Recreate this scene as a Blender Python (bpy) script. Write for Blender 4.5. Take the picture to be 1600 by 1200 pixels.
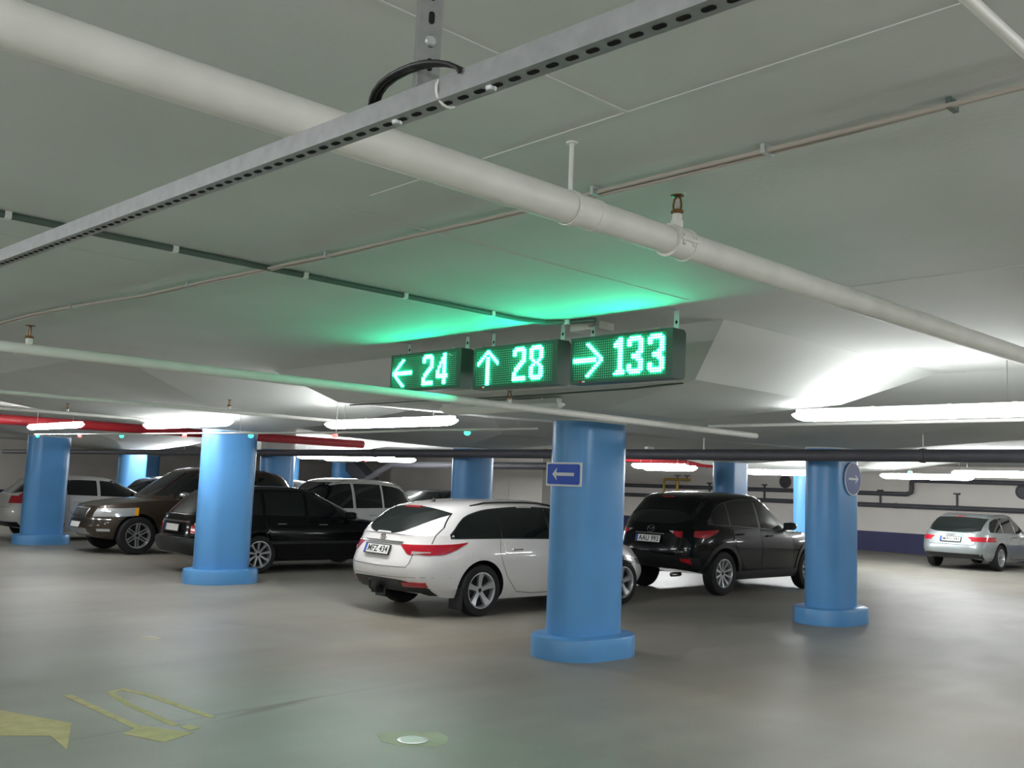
import bpy, bmesh, math, random
from mathutils import Vector, Matrix
from mathutils.bvhtree import BVHTree
random.seed(4)
for o in list(bpy.data.objects): bpy.data.objects.remove(o)
SC = bpy.context.scene
COL = SC.collection
PI = math.pi

# ------------------------------------------------------------------ camera, world, exposure
F = 1520.0; HC = 1.65
pit = math.atan(160/F); rol = math.atan(.04); az = math.radians(46.8)
f0 = Vector((math.cos(az), math.sin(az), 0)); r0 = Vector((math.sin(az), -math.cos(az), 0)); zz = Vector((0, 0, 1))
fw = f0*math.cos(pit)+zz*math.sin(pit); u0 = zz*math.cos(pit)-f0*math.sin(pit)
RR = r0*math.cos(rol)+u0*math.sin(rol); UU = u0*math.cos(rol)-r0*math.sin(rol)
cam = bpy.data.cameras.new('camera'); cam.sensor_width = 36; cam.lens = F*36/1600; cam.clip_end = 200; cam.clip_start = .05
co = bpy.data.objects.new('camera', cam); COL.objects.link(co)
M = Matrix((RR, UU, -fw)).transposed().to_4x4(); M.translation = Vector((0, 0, HC)); co.matrix_world = M
SC.camera = co
w = bpy.data.worlds.new('world'); w.use_nodes = True; SC.world = w
w.node_tree.nodes['Background'].inputs[0].default_value = (.8, .9, 1, 1)
w.node_tree.nodes['Background'].inputs[1].default_value = .05
SC.view_settings.view_transform = 'Standard'; SC.view_settings.look = 'None'
SC.view_settings.gamma = 1; SC.view_settings.use_curve_mapping = False
SC.view_settings.exposure = 0.2
LAMP = 40.0          # emission of the fluorescent lenses
LED = 48.0           # emission of the sign LEDs
SC.cycles.use_denoising = True
SC.cycles.max_bounces = 8; SC.cycles.diffuse_bounces = 5; SC.cycles.glossy_bounces = 3
SC.cycles.sample_clamp_indirect = 6

def srgb(r, g, b):
    f = lambda c: (c/255/12.92 if c/255 <= .04045 else ((c/255+.055)/1.055)**2.4)
    return (f(r), f(g), f(b), 1)

# ------------------------------------------------------------------ materials
def mat(name, col, rough=.5, metal=0, coat=0, em=None, es=0, noise=None, bump=None, spec=None):
    m = bpy.data.materials.new(name); m.use_nodes = True
    nt = m.node_tree; b = nt.nodes['Principled BSDF']
    b.inputs['Base Color'].default_value = col; b.inputs['Roughness'].default_value = rough
    b.inputs['Metallic'].default_value = metal
    if coat: b.inputs['Coat Weight'].default_value = coat; b.inputs['Coat Roughness'].default_value = .04
    if spec is not None: b.inputs['Specular IOR Level'].default_value = spec
    if em: b.inputs['Emission Color'].default_value = em; b.inputs['Emission Strength'].default_value = es
    if noise or bump:
        tc = nt.nodes.new('ShaderNodeNewGeometry')
        if noise:
            sc_, amt = noise
            n = nt.nodes.new('ShaderNodeTexNoise'); n.inputs['Scale'].default_value = sc_; n.inputs['Detail'].default_value = 6
            nt.links.new(tc.outputs['Position'], n.inputs['Vector'])
            mr = nt.nodes.new('ShaderNodeMapRange'); mr.inputs['From Min'].default_value = .3; mr.inputs['From Max'].default_value = .7
            mr.inputs['To Min'].default_value = 1-amt; mr.inputs['To Max'].default_value = 1+amt
            nt.links.new(n.outputs['Fac'], mr.inputs['Value'])
            vm = nt.nodes.new('ShaderNodeVectorMath'); vm.operation = 'SCALE'; vm.inputs[0].default_value = col[:3]
            nt.links.new(mr.outputs[0], vm.inputs['Scale']); nt.links.new(vm.outputs[0], b.inputs['Base Color'])
        if bump:
            n2 = nt.nodes.new('ShaderNodeTexNoise'); n2.inputs['Scale'].default_value = bump[0]; n2.inputs['Detail'].default_value = 4
            nt.links.new(tc.outputs['Position'], n2.inputs['Vector'])
            bp = nt.nodes.new('ShaderNodeBump'); bp.inputs['Strength'].default_value = bump[1]; bp.inputs['Distance'].default_value = .01
            nt.links.new(n2.outputs['Fac'], bp.inputs['Height']); nt.links.new(bp.outputs[0], b.inputs['Normal'])
    return m

MT = {}
MT['ceiling'] = mat('ceiling_paint', srgb(203, 206, 202), .75, noise=(1.1, .05), bump=(35, .12))
MT['wall'] = mat('wall_paint', srgb(224, 219, 212), .7, noise=(.7, .05), bump=(20, .1))
MT['navy'] = mat('navy_band_paint', srgb(48, 50, 92), .55, noise=(2, .1))
MT['blue'] = mat('pillar_blue_paint', srgb(92, 155, 212), .33, noise=(2.2, .05), bump=(45, .08))
MT['pipe_white'] = mat('pipe_white_paint', srgb(228, 228, 222), .5, noise=(6, .06))
MT['dark_pipe'] = mat('dark_pipe_coating', srgb(74, 74, 80), .5, noise=(5, .1))
MT['red'] = mat('red_pipe_paint', srgb(176, 44, 52), .4, noise=(4, .1))
MT['steel'] = mat('galvanised_steel', srgb(176, 178, 180), .38, .85, noise=(30, .1))
MT['bracket'] = mat('zinc_bracket', srgb(190, 195, 195), .45, .5)
MT['green_conduit'] = mat('green_grey_conduit', srgb(84, 100, 93), .5)
MT['cable'] = mat('cable_beige', srgb(178, 170, 160), .6)
MT['black'] = mat('black_plastic', srgb(20, 21, 22), .45)
MT['slot'] = mat('slot_shadow_black', srgb(12, 14, 15), .9)
MT['white_plastic'] = mat('white_plastic', srgb(228, 228, 224), .4)
MT['brass'] = mat('aged_brass', srgb(120, 88, 52), .4, .8, noise=(40, .2))
MT['yellow_valve'] = mat('valve_brass_yellow', srgb(196, 160, 80), .45, .4)
MT['lamp'] = mat('lamp_lens', (1, 1, 1, 1), .4, em=(.97, .985, 1.0, 1), es=LAMP)
MT['lamp_far'] = mat('lamp_lens_second_row', (1, 1, 1, 1), .4, em=(.97, .985, 1.0, 1), es=LAMP*1.5)
MT['lamp_off'] = mat('lamp_lens_unlit', srgb(225, 225, 220), .35)
MT['yellow'] = mat('yellow_road_paint', srgb(200, 184, 136), .7, noise=(9, .14))
MT['sign_case'] = mat('sign_case', srgb(58, 84, 74), .4)
MT['sign_board'] = mat('sign_led_board', srgb(12, 104, 74), .45)
MT['led_off'] = mat('led_unlit', srgb(170, 245, 220), .3)
MT['led_on'] = mat('led_lit', (1, 1, 1, 1), .4, em=(.017, 1.0, .52, 1), es=LED)
MT['ind_green'] = mat('indicator_green', (0, .5, .2, 1), .3, em=(.03, 1, .4, 1), es=5)
MT['ind_red'] = mat('indicator_red', (.6, .02, .02, 1), .3, em=(1, .08, .07, 1), es=5)
MT['sign_blue'] = mat('road_sign_blue', srgb(16, 82, 200), .3)
MT['sign_blue_dark'] = mat('road_sign_dark_blue', srgb(34, 66, 140), .3)
MT['sign_white'] = mat('road_sign_white', srgb(236, 238, 240), .35)
MT['glass'] = mat('car_glass', (.006, .009, .009, 1), .05, spec=.8)
MT['rubber'] = mat('tyre_rubber', (.012, .012, .013, 1), .8)
MT['alloy'] = mat('alloy_rim', srgb(205, 207, 210), .3, .75)
MT['brake'] = mat('wheel_dark', (.02, .02, .022, 1), .6, .3)
MT['chrome'] = mat('chrome', srgb(225, 225, 228), .12, 1)
MT['trim'] = mat('black_trim', (.014, .015, .016, 1), .5)
MT['tail_red'] = mat('tail_lens_red', (.42, .008, .02, 1), .12, coat=1)
MT['tail_clear'] = mat('tail_lens_clear', srgb(205, 190, 190), .12, .2, coat=1)
MT['head'] = mat('headlamp_lens', srgb(215, 218, 220), .1, .55, coat=1)
MT['amber'] = mat('amber_lens', srgb(240, 170, 30), .2, coat=1)
MT['plate'] = mat('plate_white', srgb(232, 232, 226), .4)
MT['plate_blue'] = mat('plate_blue', srgb(30, 70, 170), .4)
MT['ink'] = mat('plate_ink', (.01, .01, .012, 1), .5)
def paint(name, c, metal=0, rough=.32, coat=1, spec=.5): return mat(name, c, rough, metal, coat=coat, spec=spec)
P_WHITE = paint('car_paint_white', srgb(236, 232, 230))
P_WHITE2 = paint('car_paint_pale', srgb(214, 214, 210))
P_BLACK = paint('car_paint_black', (.004, .005, .005, 1), rough=.2, coat=.45, spec=.15)
P_GREY = paint('car_paint_charcoal', (.014, .018, .017, 1), .1, coat=.5, spec=.2)
P_BROWN = paint('car_paint_brown', (.045, .031, .019, 1), .4, coat=.6)
P_SILVER = paint('car_paint_silver', srgb(160, 168, 170), .55, .35)

# ---- floor: worn concrete, colour only
def floor_mat():
    m = bpy.data.materials.new('concrete_floor'); m.use_nodes = True; nt = m.node_tree; b = nt.nodes['Principled BSDF']
    L = nt.links.new
    g = nt.nodes.new('ShaderNodeNewGeometry')
    def noise(s, d, sx=1, sy=1, ro=0):
        mp = nt.nodes.new('ShaderNodeMapping'); mp.inputs['Scale'].default_value = (sx, sy, 1); mp.inputs['Rotation'].default_value = (0, 0, ro)
        L(g.outputs['Position'], mp.inputs['Vector'])
        n = nt.nodes.new('ShaderNodeTexNoise'); n.inputs['Scale'].default_value = s; n.inputs['Detail'].default_value = d
        n.inputs['Roughness'].default_value = .6
        L(mp.outputs[0], n.inputs['Vector']); return n.outputs['Fac']
    n1 = noise(.22, 4, 1, .6, .4); n2 = noise(2.3, 8); n3 = noise(60, 3); n4 = noise(.5, 5, .35, 1.6, -.1)
    r = nt.nodes.new('ShaderNodeValToRGB'); e = r.color_ramp.elements
    e[0].position = .32; e[0].color = srgb(136, 129, 117); e[1].position = .7; e[1].color = srgb(157, 157, 150)
    L(n1, r.inputs[0])
    def mul(a, fac, lo, hi, f0_=.3, f1_=.7):
        mr = nt.nodes.new('ShaderNodeMapRange'); mr.inputs['From Min'].default_value = f0_; mr.inputs['From Max'].default_value = f1_
        mr.inputs['To Min'].default_value = lo; mr.inputs['To Max'].default_value = hi; L(fac, mr.inputs['Value'])
        v = nt.nodes.new('ShaderNodeVectorMath'); v.operation = 'SCALE'; L(a, v.inputs[0]); L(mr.outputs[0], v.inputs['Scale']); return v.outputs[0]
    c = mul(r.outputs[0], n2, .9, 1.07); c = mul(c, n3, .95, 1.05); c = mul(c, n4, .84, 1.1)
    def spot(c, cx, cy, ax, ay, ang, k, inner=.1):
        """tints the floor colour by k in a noisy ellipse centred at (cx, cy)"""
        mp = nt.nodes.new('ShaderNodeMapping'); mp.vector_type = 'TEXTURE'
        mp.inputs['Location'].default_value = (cx, cy, 0); mp.inputs['Rotation'].default_value = (0, 0, math.radians(ang)); mp.inputs['Scale'].default_value = (ax, ay, 1)
        L(g.outputs['Position'], mp.inputs['Vector'])
        nz = nt.nodes.new('ShaderNodeTexNoise'); nz.inputs['Scale'].default_value = 1.6; nz.inputs['Detail'].default_value = 5; L(mp.outputs[0], nz.inputs['Vector'])
        le = nt.nodes.new('ShaderNodeVectorMath'); le.operation = 'LENGTH'; L(mp.outputs[0], le.inputs[0])
        ad = nt.nodes.new('ShaderNodeMath'); ad.operation = 'ADD'; L(le.outputs['Value'], ad.inputs[0])
        sb = nt.nodes.new('ShaderNodeMath'); sb.operation = 'MULTIPLY_ADD'; sb.inputs[1].default_value = .9; sb.inputs[2].default_value = -.45; L(nz.outputs['Fac'], sb.inputs[0]); L(sb.outputs[0], ad.inputs[1])
        mr_ = nt.nodes.new('ShaderNodeMapRange'); mr_.interpolation_type = 'SMOOTHSTEP'; mr_.inputs['From Min'].default_value = inner; mr_.inputs['From Max'].default_value = 1; L(ad.outputs[0], mr_.inputs['Value'])
        mx = nt.nodes.new('ShaderNodeMix'); mx.data_type = 'RGBA'; mx.blend_type = 'MIX'; L(mr_.outputs[0], mx.inputs['Factor'])
        vm = nt.nodes.new('ShaderNodeVectorMath'); vm.operation = 'MULTIPLY'; L(c, vm.inputs[0]); vm.inputs[1].default_value = k
        L(vm.outputs[0], mx.inputs['A']); L(c, mx.inputs['B']); return mx.outputs['Result']
    c = spot(c, 3.75, 6.38, .62, .085, 14, (.62, .56, .50))          # rusty stain on the crack
    c = spot(c, 3.6, 6.42, 2.4, .035, 6, (.80, .78, .74))            # the crack line
    c = spot(c, 5.9, 7.75, 2.6, 1.15, 2, (1.12, 1.05, .97), .3)      # warm worn strip of the aisle
    c = spot(c, 8.4, 4.6, 2.3, 1.5, 20, (.80, .79, .77), .2)         # darker ellipse right of the nearest pillar
    c = spot(c, 11.0, 8.2, 2.4, 1.1, 0, (.78, .77, .76), .2)
    c = spot(c, 7.0, 9.3, 1.2, .5, 60, (.90, .86, .78), .2)
    L(c, b.inputs['Base Color'])
    mr = nt.nodes.new('ShaderNodeMapRange'); mr.inputs['To Min'].default_value = .34; mr.inputs['To Max'].default_value = .62
    L(n2, mr.inputs['Value']); L(mr.outputs[0], b.inputs['Roughness'])
    bp = nt.nodes.new('ShaderNodeBump'); bp.inputs['Strength'].default_value = .12; bp.inputs['Distance'].default_value = .004
    L(n3, bp.inputs['Height']); L(bp.outputs[0], b.inputs['Normal'])
    return m
MT['floor'] = floor_mat()
MT['stain'] = mat('oil_stain', srgb(120, 108, 92), .5, noise=(5, .15))
MT['patch'] = mat('pale_concrete_patch', srgb(176, 172, 148), .6, noise=(6, .08))

# ------------------------------------------------------------------ mesh helpers
class G:
    """geometry collector: verts, faces, material index"""
    def __init__(s): s.v = []; s.f = []; s.m = []
    def add(s, vs, fs, mi=0):
        b = len(s.v); s.v += [tuple(v) for v in vs]
        for f in fs: s.f.append(tuple(b+i for i in f)); s.m.append(mi)
        return s
    def box(s, x0, x1, y0, y1, z0, z1, mi=0, mtx=None):
        vs = [Vector((x, y, z)) for x in (x0, x1) for y in (y0, y1) for z in (z0, z1)]
        if mtx: vs = [mtx @ v for v in vs]
        return s.add(vs, [(0, 1, 3, 2), (4, 6, 7, 5), (0, 4, 5, 1), (2, 3, 7, 6), (0, 2, 6, 4), (1, 5, 7, 3)], mi)
    def tube(s, pts, r, n=10, mi=0, cap=True):
        pts = [Vector(p) for p in pts]; rs = r if isinstance(r, (list, tuple)) else [r]*len(pts)
        t0 = (pts[1]-pts[0]).normalized(); up = Vector((0, 0, 1)) if abs(t0.z) < .9 else Vector((1, 0, 0))
        a = t0.cross(up).normalized(); vs = []
        for i, p in enumerate(pts):
            if i == 0: t = pts[1]-pts[0]
            elif i == len(pts)-1: t = pts[-1]-pts[-2]
            else: t = (pts[i+1]-p).normalized()+(p-pts[i-1]).normalized()
            t.normalize(); a = (a-t*a.dot(t)).normalized(); bb = t.cross(a)
            for k in range(n):
                q = 2*PI*k/n; vs.append(p+(a*math.cos(q)+bb*math.sin(q))*rs[i])
        fs = [(i*n+k, i*n+(k+1) % n, (i+1)*n+(k+1) % n, (i+1)*n+k) for i in range(len(pts)-1) for k in range(n)]
        if cap: fs += [tuple(range(n-1, -1, -1)), tuple((len(pts)-1)*n+k for k in range(n))]
        return s.add(vs, fs, mi)
    def lathe(s, prof, n=24, mi=0, axis='z', o=(0, 0, 0), mtx=None, cap=True):
        vs = []; o = Vector(o)
        for (r, h) in prof:
            for k in range(n):
                q = 2*PI*k/n; a, b = r*math.cos(q), r*math.sin(q)
                v = Vector((a, b, h)) if axis == 'z' else Vector((a, h, b)) if axis == 'y' else Vector((h, a, b))
                vs.append((mtx @ v if mtx else v)+o)
        fs = [(i*n+k, i*n+(k+1) % n, (i+1)*n+(k+1) % n, (i+1)*n+k) for i in range(len(prof)-1) for k in range(n)]
        if cap: fs += [tuple(range(n-1, -1, -1)), tuple((len(prof)-1)*n+k for k in range(n))]
        return s.add(vs, fs, mi)
    def prism(s, poly, axis, h0, h1, mi=0, mtx=None):
        n = len(poly); vs = []
        for h in (h0, h1):
            for (a, b) in poly:
                v = Vector((a, b, h)) if axis == 'z' else Vector((h, a, b)) if axis == 'x' else Vector((a, h, b))
                vs.append(mtx @ v if mtx else v)
        fs = [(k, (k+1) % n, n+(k+1) % n, n+k) for k in range(n)]+[tuple(range(n-1, -1, -1)), tuple(range(n, 2*n))]
        return s.add(vs, fs, mi)
    def build(s, name, mats, parent=None, loc=None, smooth=False, ang=35, fix=True):
        me = bpy.data.meshes.new(name); me.from_pydata(s.v, [], s.f)
        for m in (mats if isinstance(mats, (list, tuple)) else [mats]): me.materials.append(m)
        for p, mi in zip(me.polygons, s.m): p.material_index = mi
        finish(me, smooth, ang, fix)
        o = bpy.data.objects.new(name, me); COL.objects.link(o)
        if parent: o.parent = parent
        if loc: o.location = loc
        return o

def finish(me, smooth, ang, fix=True):
    bm = bmesh.new(); bm.from_mesh(me)
    if fix: bmesh.ops.recalc_face_normals(bm, faces=bm.faces)
    if smooth:
        for f in bm.faces: f.smooth = True
        for e in bm.edges:
            if len(e.link_faces) == 2 and e.calc_face_angle(0) > math.radians(ang): e.smooth = False
    bm.to_mesh(me); bm.free()

def empty(name, loc=(0, 0, 0), rz=0):
    o = bpy.data.objects.new(name, None); COL.objects.link(o); o.location = loc; o.rotation_euler = (0, 0, rz); o.empty_display_size = .2
    return o
def tag(o, label=None, cat=None, group=None, kind=None):
    if label: o['label'] = label
    if cat: o['category'] = cat
    if group: o['group'] = group
    if kind: o['kind'] = kind
    return o
def copy_tree(o, parent=None):
    c = o.copy(); COL.objects.link(c)
    c.parent = parent
    for ch in o.children: copy_tree(ch, c)
    return c
def struct(o, label=None): return tag(o, label, kind='structure')

# ------------------------------------------------------------------ the shell
X0, X1, Y0, Y1, ZC = -7.0, 31.3, -9.0, 46.0, 2.83
struct(G().box(X0-.2, X1+.2, Y0-.2, Y1+.2, -.2, 0).build('floor', MT['floor']), 'worn grey concrete parking floor')
ceil = struct(G().box(X0-.2, X1+.2, Y0-.2, Y1+.2, ZC, ZC+.2).build('ceiling', MT['ceiling']), 'pale painted concrete ceiling slab')
struct(G().box(X1, X1+.2, Y0, Y1, 0, ZC).build('wall_right', MT['wall']), 'pale wall behind the silver wagon')
struct(G().box(X0, X1, Y1, Y1+.2, 0, ZC).build('wall_back', MT['wall']), 'pale far wall')
struct(G().box(X0-.2, X0, Y0, Y1, 0, ZC).build('wall_left', MT['wall']))
struct(G().box(X0, X1, Y0-.2, Y0, 0, ZC).build('wall_front', MT['wall']))
struct(G().box(X1-.012, X1, Y0, Y1, 0, .65).build('baseboard_right', MT['navy']), 'dark navy painted band along the foot of the wall')
struct(G().box(X0, X1-.02, Y1-.012, Y1, 0, .65).build('baseboard_back', MT['navy']), 'dark navy painted band along the foot of the far wall')
# formwork joints left proud on the slab
for (x0, x1, y0, y1) in [(-2.4, 2.25, 1.915, 1.925), (2.245, 2.255, -3, 3.3), (2.25, 4.8, 3.55, 3.558), (-2, 2.25, 5.4, 5.408), (5.0, 5.008, -2, 2.6), (2.25, 5.0, .2, .208)]:
    G().box(x0, x1, y0, y1, ZC-.0035, ZC).build('joint_ridge', MT['ceiling'], ceil)
# inner wall block (plant room) seen between the pillars, made of big panels
blk = empty('wall_partition', (27.2, 27.0, 0)); struct(blk, 'pale panelled wall of a plant room beyond the white estate car')
ys = [0, 1.9, 4.6, 7.3, 10.0]
for a, b in zip(ys, ys[1:]):
    G().box(0, .12, a+.006, b-.006, 0, ZC).build('panel', MT['wall'], blk)
G().box(.12, 3.7, 0, 10.0, 0, ZC).build('core', MT['wall'], blk)

# drop panels round the pillar heads
def drop(cx, cy, wide=True):
    o = G()
    up = [(-3.6, -4.3), (1.4, -4.3), (1.4, 3.0), (-3.6, 3.0)] if wide else [(-2.0, -3.0), (1.4, -3.0), (1.4, 3.0), (-2.0, 3.0)]
    lo = [(-1.5, -2.4), (.7, -2.4), (.7, 2.4), (-1.5, 2.4)]
    if wide is None: up = [(-2, -1.3), (1.4, -1.3), (1.4, 3), (-2, 3)]; lo = [(-1.5, -.7), (.7, -.7), (.7, 2.4), (-1.5, 2.4)]
    vs = [(cx+a, cy+b, ZC+.01) for a, b in up]+[(cx+a, cy+b, 2.5) for a, b in lo]+[(cx+a, cy+b, 2.345) for a, b in ((-.47, -.28), (.47, -.28), (.47, .28), (-.47, .28))]
    o.add(vs, [(0, 1, 5, 4), (1, 2, 6, 5), (2, 3, 7, 6), (3, 0, 4, 7), (4, 5, 9, 8), (5, 6, 10, 9), (6, 7, 11, 10), (7, 4, 8, 11), (8, 9, 10, 11), (3, 2, 1, 0)])
    return o.build('drop_panel', MT['ceiling'], ceil)
# ------------------------------------------------------------------ pillars
def stadium(a, b, n=14):     # a length in x, b thickness in y
    r = b/2; c = a/2-r; pts = []
    for k in range(n+1): q = -PI/2+PI*k/n; pts.append((c+r*math.cos(q), r*math.sin(q)))
    for k in range(n+1): q = PI/2+PI*k/n; pts.append((-c+r*math.cos(q), r*math.sin(q)))
    return pts
def pillar():
    r = empty('pillar')
    def st(name, a, b, z0, z1, m, bev=0):
        g = G(); rings = [(0, z0), (0, z1-bev), (-bev*.3, z1-bev*.3), (-bev, z1)] if bev else [(0, z0), (0, z1)]
        vs = []; n = 0
        for d, z in rings:
            p = stadium(a+2*d, b+2*d); n = len(p); vs += [(x, y, z) for x, y in p]
        fs = [(i*n+k, i*n+(k+1) % n, (i+1)*n+(k+1) % n, (i+1)*n+k) for i in range(len(rings)-1) for k in range(n)]
        fs += [tuple(range(n-1, -1, -1)), tuple((len(rings)-1)*n+k for k in range(n))]
        g.add(vs, fs); return g.build(name, m, r, smooth=True, ang=40)
    st('base', 1.17, .80, 0, .215, MT['blue'], .03)
    st('shaft', .88, .50, .2, 2.335, MT['blue'])
    st('paint_edge', .892, .512, 2.325, 2.36, MT['ceiling'])
    return r
PG = 'blue pillars in rows down the garage'
pr0 = pillar()
PILL = [(7.46, 6.745, 'thick blue pillar carrying the square arrow sign, nearest the camera'),
        (7.27, 14.15, 'thick blue pillar standing between the black estate rear and its front door'),
        (7.33, 22.6, 'leftmost large blue pillar, in front of the white hatchback'),
        (12.42, 6.74, 'thick blue pillar with the round arrow sign, right of the black crossover'),
        (12.3, 14.1, 'blue pillar rising behind the roof of the white estate car'),
        (17.5, 11.8, 'blue pillar rising behind the roof of the black crossover'),
        (12.3, 21.4, 'dark blue pillar partly seen right behind the black estate pillar'),
        (12.5, 30.7, 'dark blue pillar above the bonnet of the brown off-roader'),
        (24.6, 14.1, 'narrow brightly lit blue pillar just left of the round-sign pillar'),
        (17.2, 29.3, 'slim blue pillar beside a bright lamp, above the black estate roof'),
        (22.0, 33.2, 'small distant blue pillar between two lamps above the white off-roader'),
        (17.2, 40.5, 'distant pale blue pillar right of the one above the brown bonnet')]
for i, (x, y, lb) in enumerate(PILL):
    p = pr0 if i == 0 else copy_tree(pr0)
    p.location = (x, y, 0); tag(p, lb, 'pillar', PG)
    if i == 2: drop(x, y, None)
    elif i == 6:      # no drop panel here: the pillar runs on up to the slab
        g = G(); q = stadium(.88, .50); g.prism(q, 'z', 2.3355, ZC); g.build('neck', MT['ceiling'], p, smooth=True, ang=40)
    else: drop(x, y, i != 0)

# square arrow sign on the nearest pillar, faces -x
def rrect(w_, h_, r, n=5):
    pts = []
    for cx, cy, q0 in ((w_/2-r, h_/2-r, 0), (-w_/2+r, h_/2-r, PI/2), (-w_/2+r, -h_/2+r, PI), (w_/2-r, -h_/2+r, 1.5*PI)):
        for k in range(n+1): q = q0+PI/2*k/n; pts.append((cx+r*math.cos(q), cy+r*math.sin(q)))
    return pts
s = empty('arrow_sign', (6.99, 6.64, 1.79)); tag(s, 'square blue and white left-arrow sign on the nearest pillar', 'sign')
s.rotation_euler = (0, 0, math.radians(2))
G().prism(rrect(.46, .235, .006), 'x', -.012, 0).build('plate', MT['sign_white'], s)
G().prism(rrect(.425, .20, .022), 'x', -.0135, -.010).build('blue_field', MT['sign_blue'], s)
arr = [(.145, 0), (.085, .062), (.095, .016), (-.14, .016), (-.14, -.016), (.095, -.016), (.085, -.062)]
G().prism(arr, 'x', -.0155, -.012).build('arrow', MT['sign_white'], s)
for zc_ in (-.06, .06): G().box(0, .03, -.05, .05, zc_-.01, zc_+.01).build('bracket', MT['bracket'], s)
# round sign on the far right pillar, faces -y
s = empty('round_arrow_sign', (12.50, 6.475, 1.935)); tag(s, 'round blue right-arrow sign on the right-hand pillar', 'sign')
G().lathe([(.001, 0), (.225, 0), (.225, -.012), (.001, -.012)], 36, axis='y').build('plate', MT['sign_white'], s)
G().lathe([(.001, -.011), (.212, -.011), (.212, -.0135), (.001, -.0135)], 36, axis='y').build('blue_disc', MT['sign_blue_dark'], s)
arr = [(.14, 0), (.065, .06), (.05, .043), (.088, .014), (-.13, .014), (-.13, -.014), (.088, -.014), (.05, -.043), (.065, -.06)]
G().prism(arr, 'y', -.016, -.0130).build('arrow', MT['sign_white'], s)
G().box(-.06, .06, 0, .03, -.01, .01).build('bracket', MT['bracket'], s)

# ------------------------------------------------------------------ fluorescent lamps (run along y)
def make_lamp(Ln, m, w_=.135, h_=.085, low=False):
    r = empty('fluorescent_lamp')
    g = G(); rings = []; N = 12
    prof = [(-Ln/2, .25), (-Ln/2+.03, .62), (-Ln/2+.09, .9), (-Ln/2+.2, 1), (Ln/2-.2, 1), (Ln/2-.09, .9), (Ln/2-.03, .62), (Ln/2, .25)]
    vs = []
    for y, sc_ in prof:
        for k in range(N+1):
            q = -.45+(PI+.9)*k/N; vs.append((w_/2*math.cos(q)*(.75+.25*sc_), y, -.022-(h_-.022)*math.sin(q)*sc_))
    n = N+1
    fs = [(i*n+k, i*n+k+1, (i+1)*n+k+1, (i+1)*n+k) for i in range(len(prof)-1) for k in range(N)]
    fs += [(i*n+N, i*n, (i+1)*n, (i+1)*n+N) for i in range(len(prof)-1)]+[tuple(range(n)), tuple(range((len(prof)-1)*n, len(prof)*n))[::-1]]
    g.add(vs, fs); g.build('lens', m, r, smooth=True, ang=60)
    G().box(-w_*.27, w_*.27, -Ln/2+.03, Ln/2-.03, -.012, .03).build('housing', MT['white_plastic'], r)
    for yy in (-Ln*.38, -Ln*.15, Ln*.15, Ln*.38):
        G().box(-w_*.40, w_*.40, yy-.012, yy+.012, .0, .034).build('clip', MT['white_plastic'], r)
    for yy in (-Ln*.35, Ln*.35):
        G().tube([(0, yy, .035), (0, yy, .9)], .004, 6).build('hanger_rod', MT['steel'], r)
    return r
LG = 'fluorescent lamps under the ceiling'
def lamp_at(x, ya, yb, z, label, m=None, far=False):
    L_ = abs(yb-ya); r = make_lamp(L_, m or MT['lamp'], .12 if not far else .14, .082 if not far else .11)
    r.location = (x, (ya+yb)/2, z+.03)
    top = ZC
    for cx_, cy_ in [(p[0], p[1]) for p in PILL]:
        if cx_-1.5 < x < cx_+.7 and abs((ya+yb)/2-cy_) < 2.4: top = 2.5
    for c in r.children:
        if c.name.startswith('hanger_rod'): c.scale = (1, 1, 1); 
    for c in r.children:
        if c.name.startswith('hanger_rod'):
            for v in c.data.vertices:
                if v.co.z > .5: v.co.z = max(.06, top-r.location.z)
    return tag(r, label, 'lamp', LG)
lamp_at(7.9, 2.5, 4.65, 2.385, 'largest glowing fluorescent lamp, at the right edge under the drop panel')
lamp_at(7.0, 8.36, 10.96, 2.355, 'long glowing lamp below the left-arrow 24 display')
lamp_at(6.25, 12.2, 14.95, 2.362, 'glowing lamp crossing the top of the second blue pillar')
lamp_at(6.25, 17.7, 20.5, 2.43, 'leftmost glowing lamp, over the first blue pillar')
far = [(13.1, 28.0, 30.4, 2.3, 'small distant lamp seen above the brown off-roader'),
       (13.7, 26.6, 27.1, 2.3, 'tiny distant lamp end just left of the second pillar'),
       (15.4, 23.1, 25.6, 2.3, 'distant lamp left of the small blue pillar above the white off-roader'),
       (17.6, 25.5, 27.6, 2.33, 'fainter distant lamp behind the one above the black estate roof'),
       (15.8, 21.4, 23.3, 2.29, 'distant lamp right of the small blue pillar above the white off-roader'),
       (19.0, 24.6, 26.6, 2.36, 'distant lamp behind the one above the white off-roader rear'),
       (19.8, 14.35, 16.0, 2.28, 'lamp above the black crossover, right one of the pair'),
       (20.4, 15.1, 16.85, 2.345, 'lamp above the black crossover, left one of the pair'),
       (22.1, 12.4, 14.4, 2.29, 'lamp between the crossover-roof pillar and the round-sign pillar'),
       (24.3, 13.7, 15.1, 2.4, 'lamp lighting the narrow bright blue pillar from above'),
       (24.2, 9.43, 11.75, 2.31, 'distant lamp above and left of the silver wagon'),
       (21.8, 6.9, 8.95, 2.33, 'distant lamp directly above the silver wagon')]
for a in far: lamp_at(*a, m=MT['lamp_far'], far=True)
for x, ya, yb, z in [(6.2, 5.95, 7.6, 2.385), (15.0, 8.0, 9.6, 2.68)]:
    tag(lamp_at(x, ya, yb, z, 'unlit pale fluorescent lamp on the ceiling left of the nearest pillar top' if x < 12 else 'unlit pale lamp on the ceiling between the two right pillars', MT['lamp_off']), group='unlit lamps')
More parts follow.
